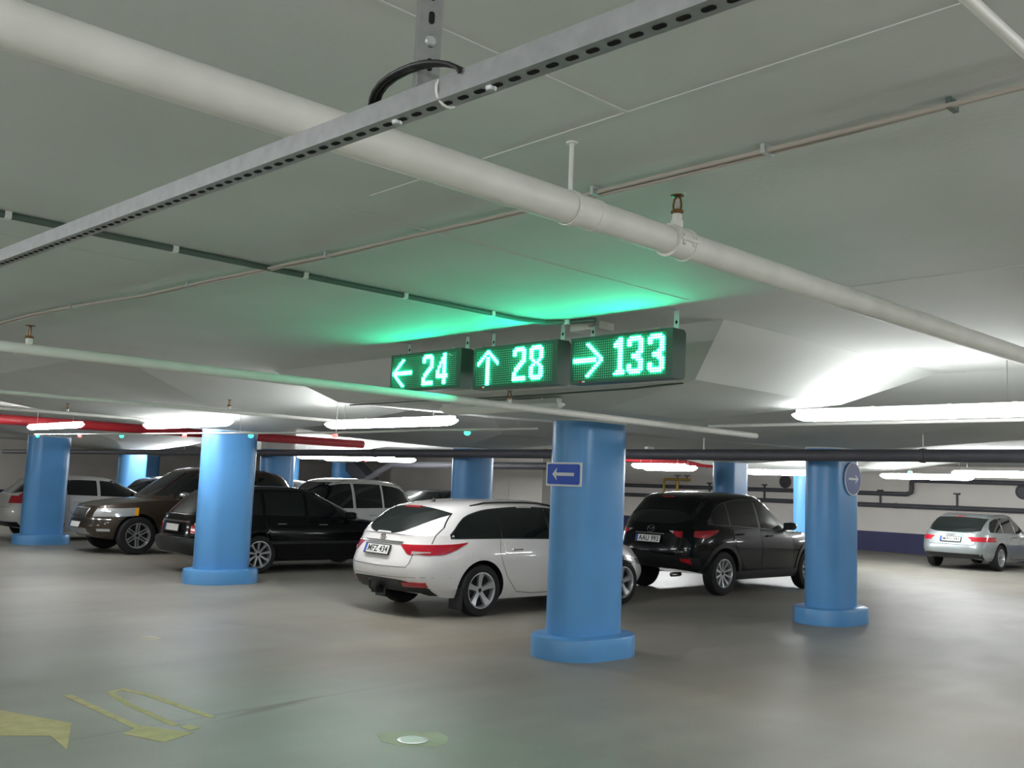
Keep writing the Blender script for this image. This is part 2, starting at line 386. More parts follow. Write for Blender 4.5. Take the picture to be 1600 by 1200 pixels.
# lamps added out of view to brighten foreground, near ceiling and far walls
for x, y in [(7.9, -2.6), (3.4, -3.2), (4.7, -1.0), (-1.3, -2.2), (-1.7, .6), (-1.6, 4.1), (-1.6, 8.3), (-1.6, 15.2), (15.5, 2.4), (19.5, 0), (-1.2, 21.5), (12.5, -3), (6, 29.5), (8, 36), (9.2, 42), (27.8, 6.2), (26, .5)]:
    lamp_at(x, y-1.2, y+1.2, 2.42, 'glowing lamp added beyond the view to brighten the garage')['group'] = 'lamps added beyond the frame'

# ------------------------------------------------------------------ pipes and trunking
def sprinkler(x, y, z, up, label, m=None):
    r = empty('sprinkler', (x, y, z)); m = m or MT['brass']
    G().lathe([(.014, -.005), (.019, .0), (.019, .028), (.016, .03)], 14).build('stub', MT['pipe_white'], r)
    g = G(); g.lathe([(.021, .03), (.024, .034), (.024, .042), (.018, .046)], 6)
    for sy in (-1, 1): g.tube([(0, sy*.017, .044), (0, sy*.019, .065), (0, sy*.014, .088), (0, 0, .098)], .0042, 6)
    g.build('frame', m, r)
    G().tube([(0, 0, .046), (0, 0, .09)], .0035, 6).build('bulb', MT['tail_clear'], r)
    G().lathe([(.004, .097), (.026, .1), (.027, .103), (.004, .104)], 14).build('deflector', m, r)
    return tag(r, label, 'sprinkler', 'sprinkler heads on the white pipes')
# big sprinkler main
p = empty('sprinkler_pipe', (0, 2.235, 2.6)); tag(p, 'thick white pipe crossing the foreground ceiling diagonally', 'pipe')
G().tube([(-2.5, 0, 0), (2.46, 0, 0)], .057, 28).build('pipe_run', MT['pipe_white'], p, smooth=True)
G().tube([(2.46, 0, 0), (14, 0, 0)], .0535, 28).build('pipe_run', MT['pipe_white'], p, smooth=True)
g = G(); g.tube([(2.44, 0, 0), (2.47, 0, 0)], .0585, 28); g.build('joint_collar', MT['pipe_white'], p, smooth=True)
xs = 2.93
g = G(); g.tube([(xs-.05, 0, 0), (xs+.05, 0, 0)], .0595, 28)
for dx in (-.052, .052): g.tube([(xs+dx-.006, 0, 0), (xs+dx+.006, 0, 0)], .064, 28)
for sy in (-1, 1):
    g.box(xs-.052, xs+.052, sy*.058-.012, sy*.058+.012, -.006, .006)
    g.tube([(xs-.03, sy*.062, -.02), (xs-.03, sy*.062, .02)], .006, 6); g.tube([(xs+.03, sy*.062, -.02), (xs+.03, sy*.062, .02)], .006, 6)
g.tube([(xs, 0, .05), (xs, 0, .085)], .024, 14)
g.build('tee_clamp', MT['pipe_white'], p, smooth=True)
sprinkler(xs, 2.235, 2.683, True, 'bronze upright sprinkler head on the thick foreground pipe')
def hanger(x, y, zb, zt, label, r=.055):
    h = empty('pipe_hanger', (x, y, zb))
    G().tube([(0, 0, 0), (0, 0, zt-zb)], .008, 8).build('rod', MT['pipe_white'], h)
    g = G(); n = 20
    for k in range(n):
        a, b = 2*PI*k/n, 2*PI*(k+1)/n; c = (0, 0, -r-.004)
        g.add([(dx, rr*math.cos(q), -r-.004+rr*math.sin(q)) for dx in (-.012, .012) for q in (a, b) for rr in (r+.001, r+.005)],
              [(0, 1, 3, 2), (4, 6, 7, 5), (0, 4, 5, 1), (2, 3, 7, 6), (0, 2, 6, 4), (1, 5, 7, 3)])
    g.build('clamp_ring', MT['pipe_white'], h)
    G().lathe([(.02, zt-zb-.006), (.02, zt-zb)], 12).build('ceiling_plate', MT['pipe_white'], h)
    return tag(h, label, 'hanger')
hanger(2.335, 2.235, 2.66, ZC, 'white rod hanger holding the thick foreground pipe to the ceiling', .057)
def pipe(name, pts, r, m, label, cat='pipe', coll=(), n=16, grp=None):
    p = empty(name, pts[0]); q = [Vector(a)-Vector(pts[0]) for a in pts]
    G().tube(q, r, n).build('pipe_run', m, p, smooth=True)
    d = (q[-1]-q[0]).normalized()
    for c in coll:
        a = q[0]+d*c; G().tube([a-d*.03, a+d*.03], r*1.14, n).build('collar', m, p, smooth=True)
    return tag(p, label, cat, grp)
pipe('branch_pipe', [(-3, 5.8, 2.31), (6.0, 5.86, 2.31), (9.3, 5.95, 2.31)], .031, MT['pipe_white'], 'thinner white pipe running behind the green displays past the near pillar top', coll=(4.7, 8.1), grp='white sprinkler pipes')
sprinkler(1.73, 5.82, 2.34, True, 'dark upright sprinkler at the left edge of the thin white pipe')
sprinkler(5.47, 5.85, 2.335, True, 'small sprinkler just below the up-arrow 28 display')
tag(pipe('branch_pipe', [(-3, 10.0, 2.35), (6.88, 10.0, 2.35)], .02, MT['pipe_white'], 'thin white pipe high behind the first lamps at left', grp='white sprinkler pipes'))
pipe('branch_pipe', [(-3, 13.6, 2.39), (6.14, 13.6, 2.39)], .022, MT['pipe_white'], 'farthest thin white pipe at the left edge above the red pipe', grp='white sprinkler pipes')
sprinkler(5.1, 10.0, 2.38, True, 'tiny sprinkler above the second lamp from the left'); sprinkler(4.6, 13.6, 2.42, True, 'tiny sprinkler above the leftmost lamp')
pipe('branch_pipe', [(9.2, 6.5, 2.42), (9.2, 2.5, 2.42)], .018, MT['pipe_white'], 'thin grey pipe running right above the large right lamp', grp='white sprinkler pipes')
pipe('branch_pipe', [(-1, .72, 2.62), (6, .72, 2.62)], .013, MT['pipe_white'], 'short piece of white pipe in the top right corner', grp='white sprinkler pipes')
pipe('drain_pipe', [(11.35, -4, 2.2), (11.35, 6.6, 2.2), (11.35, 40, 2.2)], .075, MT['dark_pipe'], 'long dark pipe under the ceiling passing in front of the pillars', coll=(6, 9, 14, 20, 26))
for (y, lb) in [(5.0, 'rod hanger on the dark pipe just right of the round-sign pillar'), (8.1, 'rod hanger on the dark pipe just left of the round-sign pillar'),
                (10.4, 'rod hanger on the dark pipe just right of the nearest pillar'), (3.1, 'rod hanger on the dark pipe at the right edge above the silver wagon')]:
    h = hanger(11.35, y, 2.275, ZC, lb, .078); h['group'] = 'rod hangers of the long dark pipe'
for i, (y, z) in enumerate([(9.05, 2.275), (9.6, 2.275)]):
    tag(G().box(11.25, 11.4, y-.03, y+.03, z, z+.035).build('pipe_strap', MT['white_plastic']), ('right' if i == 0 else 'left')+' one of two small white straps on the dark pipe', 'strap', 'white straps on the dark pipe')
pipe('red_pipe', [(0, 21.0, 2.575), (14.5, 21.0, 2.575)], .10, MT['red'], 'thick red pipe running behind the left pillars', coll=(3.4, 5.5, 9))
pipe('red_pipe', [(17.5, 17.35, 2.54), (31.2, 17.35, 2.54)], .085, MT['red'], 'red pipe behind the lamps right of the near pillar', coll=(3, 7))
pipe('wall_pipe', [(31.15, 36, 1.88), (31.15, 14.25, 1.91), (31.15, 14.12, 1.98), (31.15, 14.1, 2.12), (31.15, 14.1, 2.3), (31.15, 14.0, 2.36), (31.15, 6, 2.34)], .075, MT['dark_pipe'], 'upper dark pipe on the wall bending upward left of the silver wagon', grp='dark pipes along the wall')
pipe('wall_pipe', [(31.12, 36, 1.5), (31.12, -4, 1.55)], .075, MT['dark_pipe'], 'lower dark pipe on the wall running behind the silver wagon roof', coll=(8, 14, 21.4, 26), grp='dark pipes along the wall')
for y, z0_, z1_, lb in [(15.2, 1.55, 2.03, 'slim wall bracket beside the elbow of the upper dark pipe'), (12.7, 1.55, 2.0, 'slim wall bracket just left of the silver wagon roof'), (10.0, 1.55, 2.0, 'slim wall bracket directly above the silver wagon roof'), (22.0, 1.5, 2.1, 'slim wall bracket just right of the nearest pillar'), (19.6, 1.5, 2.1, 'slim wall bracket just left of the round vent by the bright pillar')]:
    h = empty('wall_bracket', (31.24, y, z0_)); tag(h, lb, 'bracket', 'pipe brackets on the wall')
    G().box(-.03, .05, -.02, .02, 0, z1_-z0_).build('upright', MT['dark_pipe'], h); G().box(-.05, .05, -.09, .09, z1_-z0_-.05, z1_-z0_).build('top_plate', MT['dark_pipe'], h)
for y, z, lb in [(18.76, 2.21, 'round dark vent on the wall left of the round-sign pillar'), (10.75, 2.1, 'round dark vent on the wall at the right edge above the silver wagon')]:
    r = empty('round_vent', (31.27, y, z)); tag(r, lb, 'vent', 'round wall vents')
    G().lathe([(.001, -.03), (.2, -.03), (.23, -.02), (.23, .02), (.001, .02)], 28, axis='x').build('cover', MT['dark_pipe'], r, smooth=True)
    G().lathe([(.001, -.04), (.16, -.04), (.17, -.028), (.001, -.028)], 28, axis='x').build('inner_disc', MT['dark_pipe'], r, smooth=True)
v = empty('valve_group', (30.95, 23.2, 2.02)); tag(v, 'yellow brass valve cluster on the wall above the crossover roof', 'valve')
g = G(); g.tube([(0, .75, -.35), (0, .75, .12), (0, .7, .16), (0, -.5, .16)], .05, 10); g.build('manifold', MT['yellow_valve'], v, smooth=True)
G().tube([(0, .1, -.45), (0, .1, .1)], .06, 10).build('riser', MT['yellow_valve'], v, smooth=True)
for yy in (.1, -.35):
    g = G(); g.tube([(0, yy, .16), (0, yy, .3)], .025, 8); g.lathe([(.13, .3), (.13, .33)], 16, o=(0, yy, 0)); g.build('handwheel', MT['dark_pipe'], v)
# dark ducts and sloping brace near the plant room
pipe('duct', [(20.2, 30.5, 1.0), (20.5, 28.4, 2.05), (20.6, 27.9, 2.25), (20.6, 18.5, 2.3)], .11, MT['dark_pipe'], 'black duct dropping diagonally left of the pillar behind the white estate')
st = empty('ramp_beam', (22, 31.3, 0)); tag(st, 'grey sloping concrete beam with blue foot beyond the white off-roader', 'beam')
G().prism([(0, 1.1), (0, 1.75), (2.0, 2.8), (3.0, 2.8)], 'x', 0, .5).build('sloping_beam', MT['dark_pipe'], st)
G().box(-.05, .5, -.3, .7, 0, 1.62).build('blue_foot', MT['blue'], st)

# strut channel with slots, running along y right overhead
ZN = 2.33
ch = empty('strut_channel', (1.118, 0, ZN), math.radians(2.75)); tag(ch, 'perforated steel channel crossing the top of the view overhead', 'channel')
W_, H_ = .041, .041
g = G()
g.box(-W_/2, W_/2, -2, 4.6, 0, .0025); g.box(-W_/2, -W_/2+.0025, -2, 4.6, .0025, H_); g.box(W_/2-.0025, W_/2, -2, 4.6, .0025, H_)
g.box(-W_/2+.0025, -W_/2+.010, -2, 4.6, H_-.003, H_)
g.box(W_/2-.010, W_/2-.0025, -2, 4.6, H_-.003, H_)
g.build('rail', MT['steel'], ch)
me = None
for k in range(99):
    y = .4+k*.042
    if me is None:
        g = G(); g.prism(rrect(.0125, .024, .006, 4), 'z', -.0012, .0003)
        o = g.build('slot', MT['slot'], ch); me = o.data
    else:
        o = bpy.data.objects.new('slot', me); COL.objects.link(o); o.parent = ch
    o.location = (0, y, 0)
for y in (1.212, 1.465):
    G().lathe([(.001, -.007), (.008, -.007), (.0105, -.002), (.0105, 0)], 12, o=(0, y, 0)).build('bolt', MT['bracket'], ch, smooth=True)
vs_ = empty('strut_post', (1.052, 1.385, ZN+H_), math.radians(-24)); tag(vs_, 'vertical perforated steel strut holding the overhead channel', 'strut')
PH = ZC-ZN-H_
g = G(); g.box(-.0205, .0205, -.0205, -.018, 0, PH); g.box(-.0205, -.018, -.018, .0205, 0, PH); g.box(.018, .0205, -.018, .0205, 0, PH)
g.build('post', MT['steel'], vs_)
for k in range(9):
    g = G(); g.prism(rrect(.011, .024, .0052, 4), 'y', -.0217, -.0207); o = g.build('slot', MT['slot'], vs_); o.location = (0, 0, .04+k*.045)
G().lathe([(.001, -.027), (.008, -.027), (.011, -.022), (.011, -.021)], 12, axis='y', o=(0, 0, .085)).build('bolt', MT['bracket'], vs_)
bl = empty('cable_loop', (1.01, 1.42, ZN+.05)); tag(bl, 'black cable loop arched over the steel channel by the strut', 'cable')
for j in range(3):
    o_ = -.010+j*.0085
    G().tube([(.03*abs(math.cos(q))**3-o_, -.02+.135*math.cos(q), -.016+.034*math.sin(q)) for q in [PI*k/12 for k in range(13)]], .0042, 8).build('cable', MT['black'], bl, smooth=True)
g = G(); pts = [(1.056+.026*math.cos(2*PI*k/20), 1.325, ZN+.021+.027*math.sin(2*PI*k/20)) for k in range(21)]
g.tube(pts, .0026, 6); tag(g.build('cable_tie', MT['white_plastic'], smooth=True), 'white cable tie wrapped round the overhead channel', 'cable tie')

# conduit along x with white clips
cd = empty('conduit', (0, 4.86, ZC-.0185)); tag(cd, 'dark green-grey conduit clipped to the ceiling towards the displays', 'conduit')
G().tube([(-2, 0, 0), (4.3, 0, 0), (4.6, .0, 0), (4.8, -.06, 0), (4.9, -.22, 0), (4.93, -.42, 0)], .0165, 10).build('tube_run', MT['green_conduit'], cd, smooth=True)
for x in (1.30, 2.11, 2.89, 3.61, 4.35, 4.88):
    yy = 0 if x < 4.6 else -.2
    G().box(x-.014, x+.014, yy-.022, yy+.022, -.017, .016).build('clip', MT['white_plastic'], cd)
tag(G().box(5.04, 5.2, 4.5, 4.78, ZC-.055, ZC).build('junction_box', MT['pipe_white']), 'white junction box on the ceiling above the right-arrow 133 display', 'box')
tag(G().tube([(4.93, 4.46, ZC-.016), (4.99, 4.52, ZC-.04), (5.05, 4.6, ZC-.03)], .009, 8).build('cable_end', MT['cable']), 'short cable entering the white junction box', 'cable')
# pair of cables on ceiling along y
cb = empty('ceiling_cables', (2.6, 0, ZC-.02)); tag(cb, 'pair of pale cables stapled across the ceiling behind the thick pipe', 'cable')
cpts = [(-.31, 9.6), (-.29, 8.57), (-.25, 7.9), (-.20, 7.24), (-.14, 6.7), (-.06, 6.25), (0, 5.5), (.05, 4.74), (.09, 4.2), (.11, 3.6), (.13, 3.2), (.14, 2.8), (.16, 2.2), (.18, 1.6), (.17, 1.0), (.18, .2), (.18, -1.2)]
for j in range(2):
    G().tube([(x+j*.024+.008*math.sin(y*3+j), y, -.004*(1+math.sin(y*2.2+j*2))) for x, y in cpts], .0085, 8).build('cable', MT['cable'], cb, smooth=True)
for x, y in [(.18, 1.14), (.165, 1.75), (.145, 2.5), (.08, 4.3), (-.02, 5.7), (-.2, 7.2)]:
    G().box(x-.014, x+.042, y-.008, y+.008, -.014, .018).build('cable_clip', MT['bracket'] if y > 1.5 else MT['green_conduit'], cb)
# thin trunking and cable beyond the displays
tr = empty('cable_line', (6.02, 4.6, 2.485))
G().tube([(0, -.1, .005), (0, .4, -.015), (0, 1.5, -.025), (0, 4.4, -.015)], .008, 6).build('line', MT['green_conduit'], tr)
tag(tr, 'thin green cable on the ceiling behind the displays', 'cable')

# rail with bay indicator lights
rl = empty('indicator_rail', (0, 0, 0)); tag(rl, 'thin white rail carrying the bay indicator lights', 'rail')
rp = [(6.35, 20.5, 2.30), (6.3, 16, 2.25), (6.25, 12.4, 2.215), (6.25, 9.2, 2.185), (6.3, 8.0, 2.2), (6.96, 7.0, 2.245)]
G().tube(rp, .011, 8).build('rail_run', MT['white_plastic'], rl)
for x, y, z in [(6.25, 9.6, 2.19), (6.25, 11.9, 2.21), (6.3, 7.9, 2.2)]:
    G().tube([(x, y, z), (x, y, ZC if y > 9.9 else 2.6)], .004, 6).build('hanger_rod', MT['white_plastic'], rl)
def interp_rail(y):
    for a, b in zip(rp, rp[1:]):
        if b[1] <= y <= a[1]:
            t = (y-a[1])/(b[1]-a[1]); return Vector(a).lerp(Vector(b), t)
    return Vector(rp[0])
inds = [(20.3, 'g', 'green bay light at the left edge under the rail'), (17.95, 'r', 'red bay light in front of the leftmost large pillar'),
        (16.0, 'g', 'green bay light between the two left pillars'), (13.6, 'r', 'red bay light above the brown off-roader'),
        (11.6, 'g', 'green bay light in front of the second large pillar'), (9.62, 'r', 'red bay light below the long middle lamp'),
        (7.62, 'g', 'green bay light left of the nearest pillar')]
for y, c, lb in inds:
    p_ = interp_rail(y); r = empty('bay_indicator', p_-Vector((0, 0, .012))); tag(r, lb, 'indicator light', 'bay indicator lights on the rail')
    G().lathe([(.03, -.012), (.034, -.006), (.02, 0), (.001, .002)][::-1], 14).build('cap', MT['white_plastic'], r)
    G().lathe([(.03, -.012), (.034, -.022), (.026, -.042), (.001, -.05)], 14).build('lens', MT['ind_green' if c == 'g' else 'ind_red'], r, smooth=True)
for x, y, z, c, lb in [(24.6, 12.6, 2.24, 'g', 'distant green bay light by the lamp left of the round-sign pillar'), (24, 10.9, 2.43, 'g', 'distant green bay light on the lamp left of the silver wagon'),
                       (13.2, 27.4, 2.3, 'r', 'distant red bay light beside the small lamp above the brown off-roader'), (17.0, 24.4, 2.28, 'r', 'distant red bay light at the small blue pillar top')]:
    r = empty('bay_indicator', (x, y, z)); tag(r, lb, 'indicator light', 'distant bay indicator lights')
    G().lathe([(.05, -.012), (.05, 0), (.001, .01)], 12).build('cap', MT['white_plastic'], r)
    G().lathe([(.05, -.012), (.055, -.03), (.001, -.07)], 12).build('lens', MT['ind_green' if c == 'g' else 'ind_red'], r, smooth=True)
    G().tube([(0, 0, .005), (0, 0, ZC-z-.001)], .006, 6).build('rod', MT['white_plastic'], r)

# ------------------------------------------------------------------ LED displays
GL = {'3': ".#####.|#######|##...##|##...##|.....##|.....##|....###|..####.|..####.|....###|.....##|##...##|##...##|#######|.#####.",
      '2': ".#####.|#######|##...##|##...##|.....##|.....##|....###|...###.|..###..|.###...|.##....|##.....|##.....|#######|#######",
      '8': ".#####.|#######|##...##|##...##|##...##|##...##|.##.##.|..###..|.##.##.|##...##|##...##|##...##|##...##|#######|.#####.",
      '1': "...##.|..###.|.####.|.####.|...##.|...##.|...##.|...##.|...##.|...##.|...##.|...##.|...##.|..####|.#####",
      '4': "....##.|....##.|...###.|...###.|..####.|..#.##.|.##.##.|.#..##.|##..##.|##..##.|#######|#######|....##.|....##.|....##."}
def lit_cells(arrow, text, c0):
    s_ = set()
    if arrow == 'L':
        for k in range(7):
            for d in (0, 1): s_ |= {(k+d, 7-k), (k+d, 8+k)}
        for c in range(1, 13): s_ |= {(c, 7), (c, 8)}
    if arrow == 'R':
        for k in range(7):
            for d in (0, 1): s_ |= {(13-k-d, 7-k), (13-k-d, 8+k)}
        for c in range(0, 11): s_ |= {(c, 7), (c, 8)}
    if arrow == 'U':
        for k in range(6):
            for d in (0, 1): s_ |= {(6-k, k+d), (7+k, k+d)}
        for r_ in range(3, 16): s_ |= {(6, r_), (7, r_)}
    c = c0
    for chh in text:
        rows = GL[chh].split('|')
        for j, row in enumerate(rows):
            for i, q in enumerate(row):
                if q == '#': s_.add((c+i, j))
        c += len(rows[0])+(1 if chh == '1' else 2)
    return s_
def display(x, y0, wid, arrow, text, c0, label, rz, zb, gloss=False):
    # local frame: face at x=0 looking to -x; +local u runs to -y (left to right in view)
    r = empty('led_display', (x, y0, zb), math.radians(rz)); tag(r, label, 'display', 'green LED displays hanging from the ceiling')
    Hh = .32; D = .125; v_ = 1
    def uy(u): return -u
    # case with rounded rear edges
    prof = [(0, 0), (D-.02, 0), (D, .02), (D, Hh-.02), (D-.02, Hh), (0, Hh)]
    g = G(); g.prism([(a, b) for a, b in prof], 'y', -wid, 0); g.build('case', MT['sign_case'], r)
    g = G(); t = .02
    for (a, b, c, d) in [(0, wid, 0, t), (0, wid, Hh-t, Hh), (0, t, t, Hh-t), (wid-t*2.6, wid, t, Hh-t)]:
        g.box(-.012, 0, uy(b), uy(a), c, d)
    g.build('bezel', MT['sign_case'], r)
    G().box(-.002, 0, uy(wid-t*2.6), uy(t), t, Hh-t).build('led_board', MT['sign_board'], r)
    nc, nr = 42, 16; uw = wid-t*3.6-.02; pu = uw/(nc-1); pv = (Hh-2*t-.03)/(nr-1)
    lit = lit_cells(arrow, text, c0)
    gl, go = G(), G()
    for i in range(nc):
        for j in range(nr):
            u = t+.01+i*pu; z = Hh-t-.015-j*pv
            on = (i, j) in lit
            rad = .0080 if on else .0036; dep = .009 if on else .002
            n = 8 if on else 5
            ring = [(-.002, uy(u)+rad*math.cos(2*PI*k/n), z+rad*math.sin(2*PI*k/n)) for k in range(n)]
            ring2 = [(-.002-dep*.75, uy(u)+rad*.7*math.cos(2*PI*k/n), z+rad*.7*math.sin(2*PI*k/n)) for k in range(n)]
            fs = [(k, (k+1) % n, n+(k+1) % n, n+k) for k in range(n)]+[tuple(range(n, 2*n))]
            (gl if on else go).add(ring+ring2, fs)
    tag(gl.build('lit_leds', MT['led_on'], r), kind='stuff'); tag(go.build('unlit_leds', MT['led_off'], r), kind='stuff')
    G().box(-.0135, -.011, uy(.115), uy(.085), .006, .018).build('maker_sticker', MT['tail_red'], r); 
    G().box(-.0135, -.011, uy(.14), uy(.115), .006, .018).build('maker_sticker', MT['white_plastic'], r)
    for u in (.10, wid-.06):
        bz = ZC-zb-.001
        g = G(); g.prism([(-.02, bz-.004), (-.02, bz), (.104, bz), (.104, Hh), (.1, Hh), (.1, bz-.004)], 'y', uy(u)-.02, uy(u)+.02, mtx=None); br = g.build('bracket', MT['bracket'], r)
        G().prism([(uy(u)+.011*math.cos(k*PI/2), Hh+.055+.016*math.sin(k*PI/2)) for k in range(4)], 'x', .0985, .0998).build('bracket_hole', MT['slot'], br)
    for u in (.06, wid-.14):
        G().tube([(.03, uy(u), Hh), (.03, uy(u), Hh+.02)], .007, 8).build('eye_bolt', MT['steel'], r)
    if gloss:
        G().tube([(-.013, uy(wid-.15), Hh-.035), (-.015, uy(wid-.13), Hh-.05), (-.013, uy(wid-.1), Hh-.055)], .0025, 6).build('film_curl', MT['white_plastic'], r)
    return r
display(4.9, 6.72, .92, 'L', '24', 20, 'left green LED display showing left arrow and 24', 0, 2.40, True)
display(4.9, 5.65, .90, 'U', '28', 21, 'middle green LED display showing up arrow and 28', 0, 2.38)
display(4.9, 4.62, .88, 'R', '133', 18, 'right green LED display showing right arrow and 133', 0, 2.37)

# ------------------------------------------------------------------ floor marks
def flat(name, poly, z, m, label, cat, grp=None):
    return tag(G().prism(poly, 'z', z*.2, z).build(name, m), label, cat, grp)
ym = empty('floor_arrow', (0, 0, 0)); tag(ym, 'worn yellow arrow painted on the floor at the lower left', 'floor marking')
G().prism([(1.85, 7.75), (2.2, 7.29), (2.46, 6.69), (2.22, 6.07), (2.25, 6.44), (2.01, 6.61), (1.7, 7.2)], 'z', .0005, .002).build('arrow_head', MT['yellow'], ym)
yn = empty('floor_number', (0, 0, 0)); tag(yn, 'worn yellow looped figure painted on the floor right of the arrow', 'floor marking')
def stroke(pts, w_, name, par):
    g = G()
    for k, (a, b) in enumerate(zip(pts, pts[1:])):
        d = Vector((b[0]-a[0], b[1]-a[1])); n = Vector((-d.y, d.x)).normalized()*w_/2; e = d.normalized()*w_*.3
        q = [(a[0]+n.x-e.x, a[1]+n.y-e.y), (b[0]+n.x+e.x, b[1]+n.y+e.y), (b[0]-n.x+e.x, b[1]-n.y+e.y), (a[0]-n.x-e.x, a[1]-n.y-e.y)]
        g.prism(q, 'z', .0005, .0016+.0001*k)
    return g.build(name, MT['yellow'], par)
stroke([(2.72, 7.5), (2.76, 6.3)], .06, 'stroke', yn)
stroke([(2.98, 6.28), (2.96, 7.0), (3.0, 7.45), (3.12, 7.5), (3.2, 7.2), (3.27, 6.35)], .055, 'stroke', yn)
G().prism([(2.62, 6.25), (2.8, 6.38), (2.98, 6.02), (2.74, 5.92)], 'z', .0005, .0026).build('foot_bar', MT['yellow'], yn)
G().prism([(2.98, 6.2), (3.05, 6.25), (3.08, 6.12), (3.0, 6.1)], 'z', .0005, .002).build('paint_fleck', MT['yellow'], yn)
# drain with pale patch
dr = empty('floor_drain', (4.05, 5.12, 0)); tag(dr, 'small round floor drain in a pale square patch', 'drain')
G().prism([(.22, -.10), (.25, .04), (.02, .24), (-.12, .22), (-.20, .06), (-.17, -.08), (0, -.23), (.1, -.22)], 'z', .0004, .0018).build('patch', MT['patch'], dr)
G().lathe([(.10, .0018), (.10, .005), (.085, .006), (.001, .006)], 26, o=(-.02, -.03, 0)).build('rim', MT['steel'], dr, smooth=True)
G().lathe([(.078, .006), (.078, .0075), (.001, .0075)], 26, o=(-.02, -.03, 0)).build('cover', MT['pipe_white'], dr)
flat('floor_cover', [(4.25+.09*math.cos(k*PI/8), 9.65+.16*math.sin(k*PI/8)) for k in range(16)], .002, MT['patch'], 'faint pale round cover in the floor left of centre', 'cover')

# ------------------------------------------------------------------ cars
def crv(pts):
    """smooth monotone interpolation through points"""
    xs = [p[0] for p in pts]; ys = [p[1] for p in pts]; n = len(xs)
    d = [(ys[i+1]-ys[i])/(xs[i+1]-xs[i]) for i in range(n-1)]
    m = [d[0]]+[0 if d[i-1]*d[i] <= 0 else 2*d[i-1]*d[i]/(d[i-1]+d[i]) for i in range(1, n-1)]+[d[-1]]
    def f(x):
        if x <= xs[0]: return ys[0]
        if x >= xs[-1]: return ys[-1]
        i = 0
        while x > xs[i+1]: i += 1
        h = xs[i+1]-xs[i]; t = (x-xs[i])/h
        return (ys[i]*(2*t**3-3*t*t+1)+m[i]*h*(t**3-2*t*t+t)+ys[i+1]*(-2*t**3+3*t*t)+m[i+1]*h*(t**3-t*t))
    return f
def lin(pts):
    def f(x):
        if x <= pts[0][0]: return pts[0][1]
        for a, b in zip(pts, pts[1:]):
            if x <= b[0]: return a[1]+(b[1]-a[1])*(x-a[0])/(b[0]-a[0])
        return pts[-1][1]
    return f
def halfloop(xr, xf, xm, w_, nr, nf, N=40):
    P = []
    K = 160
    for i in range(K+1):
        q = PI*i/K; c = math.cos(q); s_ = max(0, math.sin(q))
        if c >= 0: P.append((xm-(xm-xr)*c**(2/nr), w_*s_**(2/nr)))
        else: P.append((xm+(xf-xm)*(-c)**(2/nf), w_*s_**(2/nf)))
    L_ = [0]
    for a, b in zip(P, P[1:]): L_.append(L_[-1]+math.hypot(b[0]-a[0], b[1]-a[1]))
    out = []; j = 0
    for i in range(N+1):
        t = L_[-1]*i/N
        while j < K-1 and L_[j+1] < t: j += 1
        h = (t-L_[j])/max(1e-9, L_[j+1]-L_[j]); h = min(1, max(0, h))
        out.append((P[j][0]+(P[j+1][0]-P[j][0])*h, P[j][1]+(P[j+1][1]-P[j][1])*h))
    out[0] = (P[0][0], 0); out[-1] = (P[-1][0], 0)
    return out

WHEELS = {}
def wheel_mesh(R, w_, rim, n, style):
    key = (R, w_, rim, n, style)
    if key in WHEELS: return WHEELS[key]
    g = G(); h = w_/2    # outer side is -y
    g.lathe([(rim, h*.9), (R-.045, h), (R-.012, h*.9), (R, h*.65), (R, -h*.65), (R-.012, -h*.9), (R-.045, -h), (rim+.004, -h*.93), (rim-.004, -h*.8), (rim-.01, -h*.2), (rim-.012, h*.5)], 40, 0, 'y')
    g.lathe([(.001, -h*.12), (rim-.008, -h*.12), (rim-.008, h*.4), (.001, h*.4)], 30, 1, 'y')
    t = g.build('wheel', [MT['rubber'], MT['brake']], smooth=True, ang=30)
    g = G()
    g.lathe([(rim-.013, -h*.2), (rim-.002, -h*.84), (rim+.003, -h*.97), (rim-.010, -h*.98), (rim-.020, -h*.75), (rim-.026, -h*.2)], 40, 0, 'y', cap=False)
    g.lathe([(.001, -h*.60), (.05, -h*.62), (.062, -h*.5), (.062, -h*.1), (.001, -h*.1)], 20, 0, 'y')
    def spoke(q, w0, w1, off=0):
        c, s_ = math.cos(q), math.sin(q); m = Matrix(((c, 0, -s_, 0), (0, 1, 0, 0), (s_, 0, c, 0), (0, 0, 0, 1)))
        vs = []
        for (r_, ww, yo, yi) in [(.035, w0, -h*.60, -h*.25), ((rim+.03)/2, (w0+w1)/2*.9, -h*.66, -h*.34), (rim-.014, w1, -h*.86, -h*.5)]:
            vs += [(r_, yo, -ww/2+off), (r_, yo, ww/2+off), (r_, yi, ww/2*1.25+off), (r_, yi, -ww/2*1.25+off)]
        vs = [m @ Vector(v) for v in vs]
        fs = [(0, 1, 2, 3), (8, 11, 10, 9)]+[(i*4+k, (i+1)*4+k, (i+1)*4+(k+1) % 4, i*4+(k+1) % 4) for i in range(2) for k in range(4)]
        g.add(vs, fs)
    for k in range(n):
        q = 2*PI*k/n+PI/2
        if style == 'twin': spoke(q-.0, .022, .026, -.026); spoke(q, .022, .026, .026)
        elif style == 'wide': spoke(q, .05, .085)
        else: spoke(q, .03, .042)
    r = g.build('rim', MT['alloy'], smooth=True, ang=40)
    g = G(); g.lathe([(.001, -h*.66), (.026, -h*.65), (.03, -h*.6), (.03, -h*.5), (.001, -h*.5)], 16, 0, 'y'); hb = g.build('hub_cap', MT['brake'], smooth=True)
    WHEELS[key] = (t.data, r.data, hb.data)
    for o in (t, r, hb): bpy.data.objects.remove(o)
    return WHEELS[key]

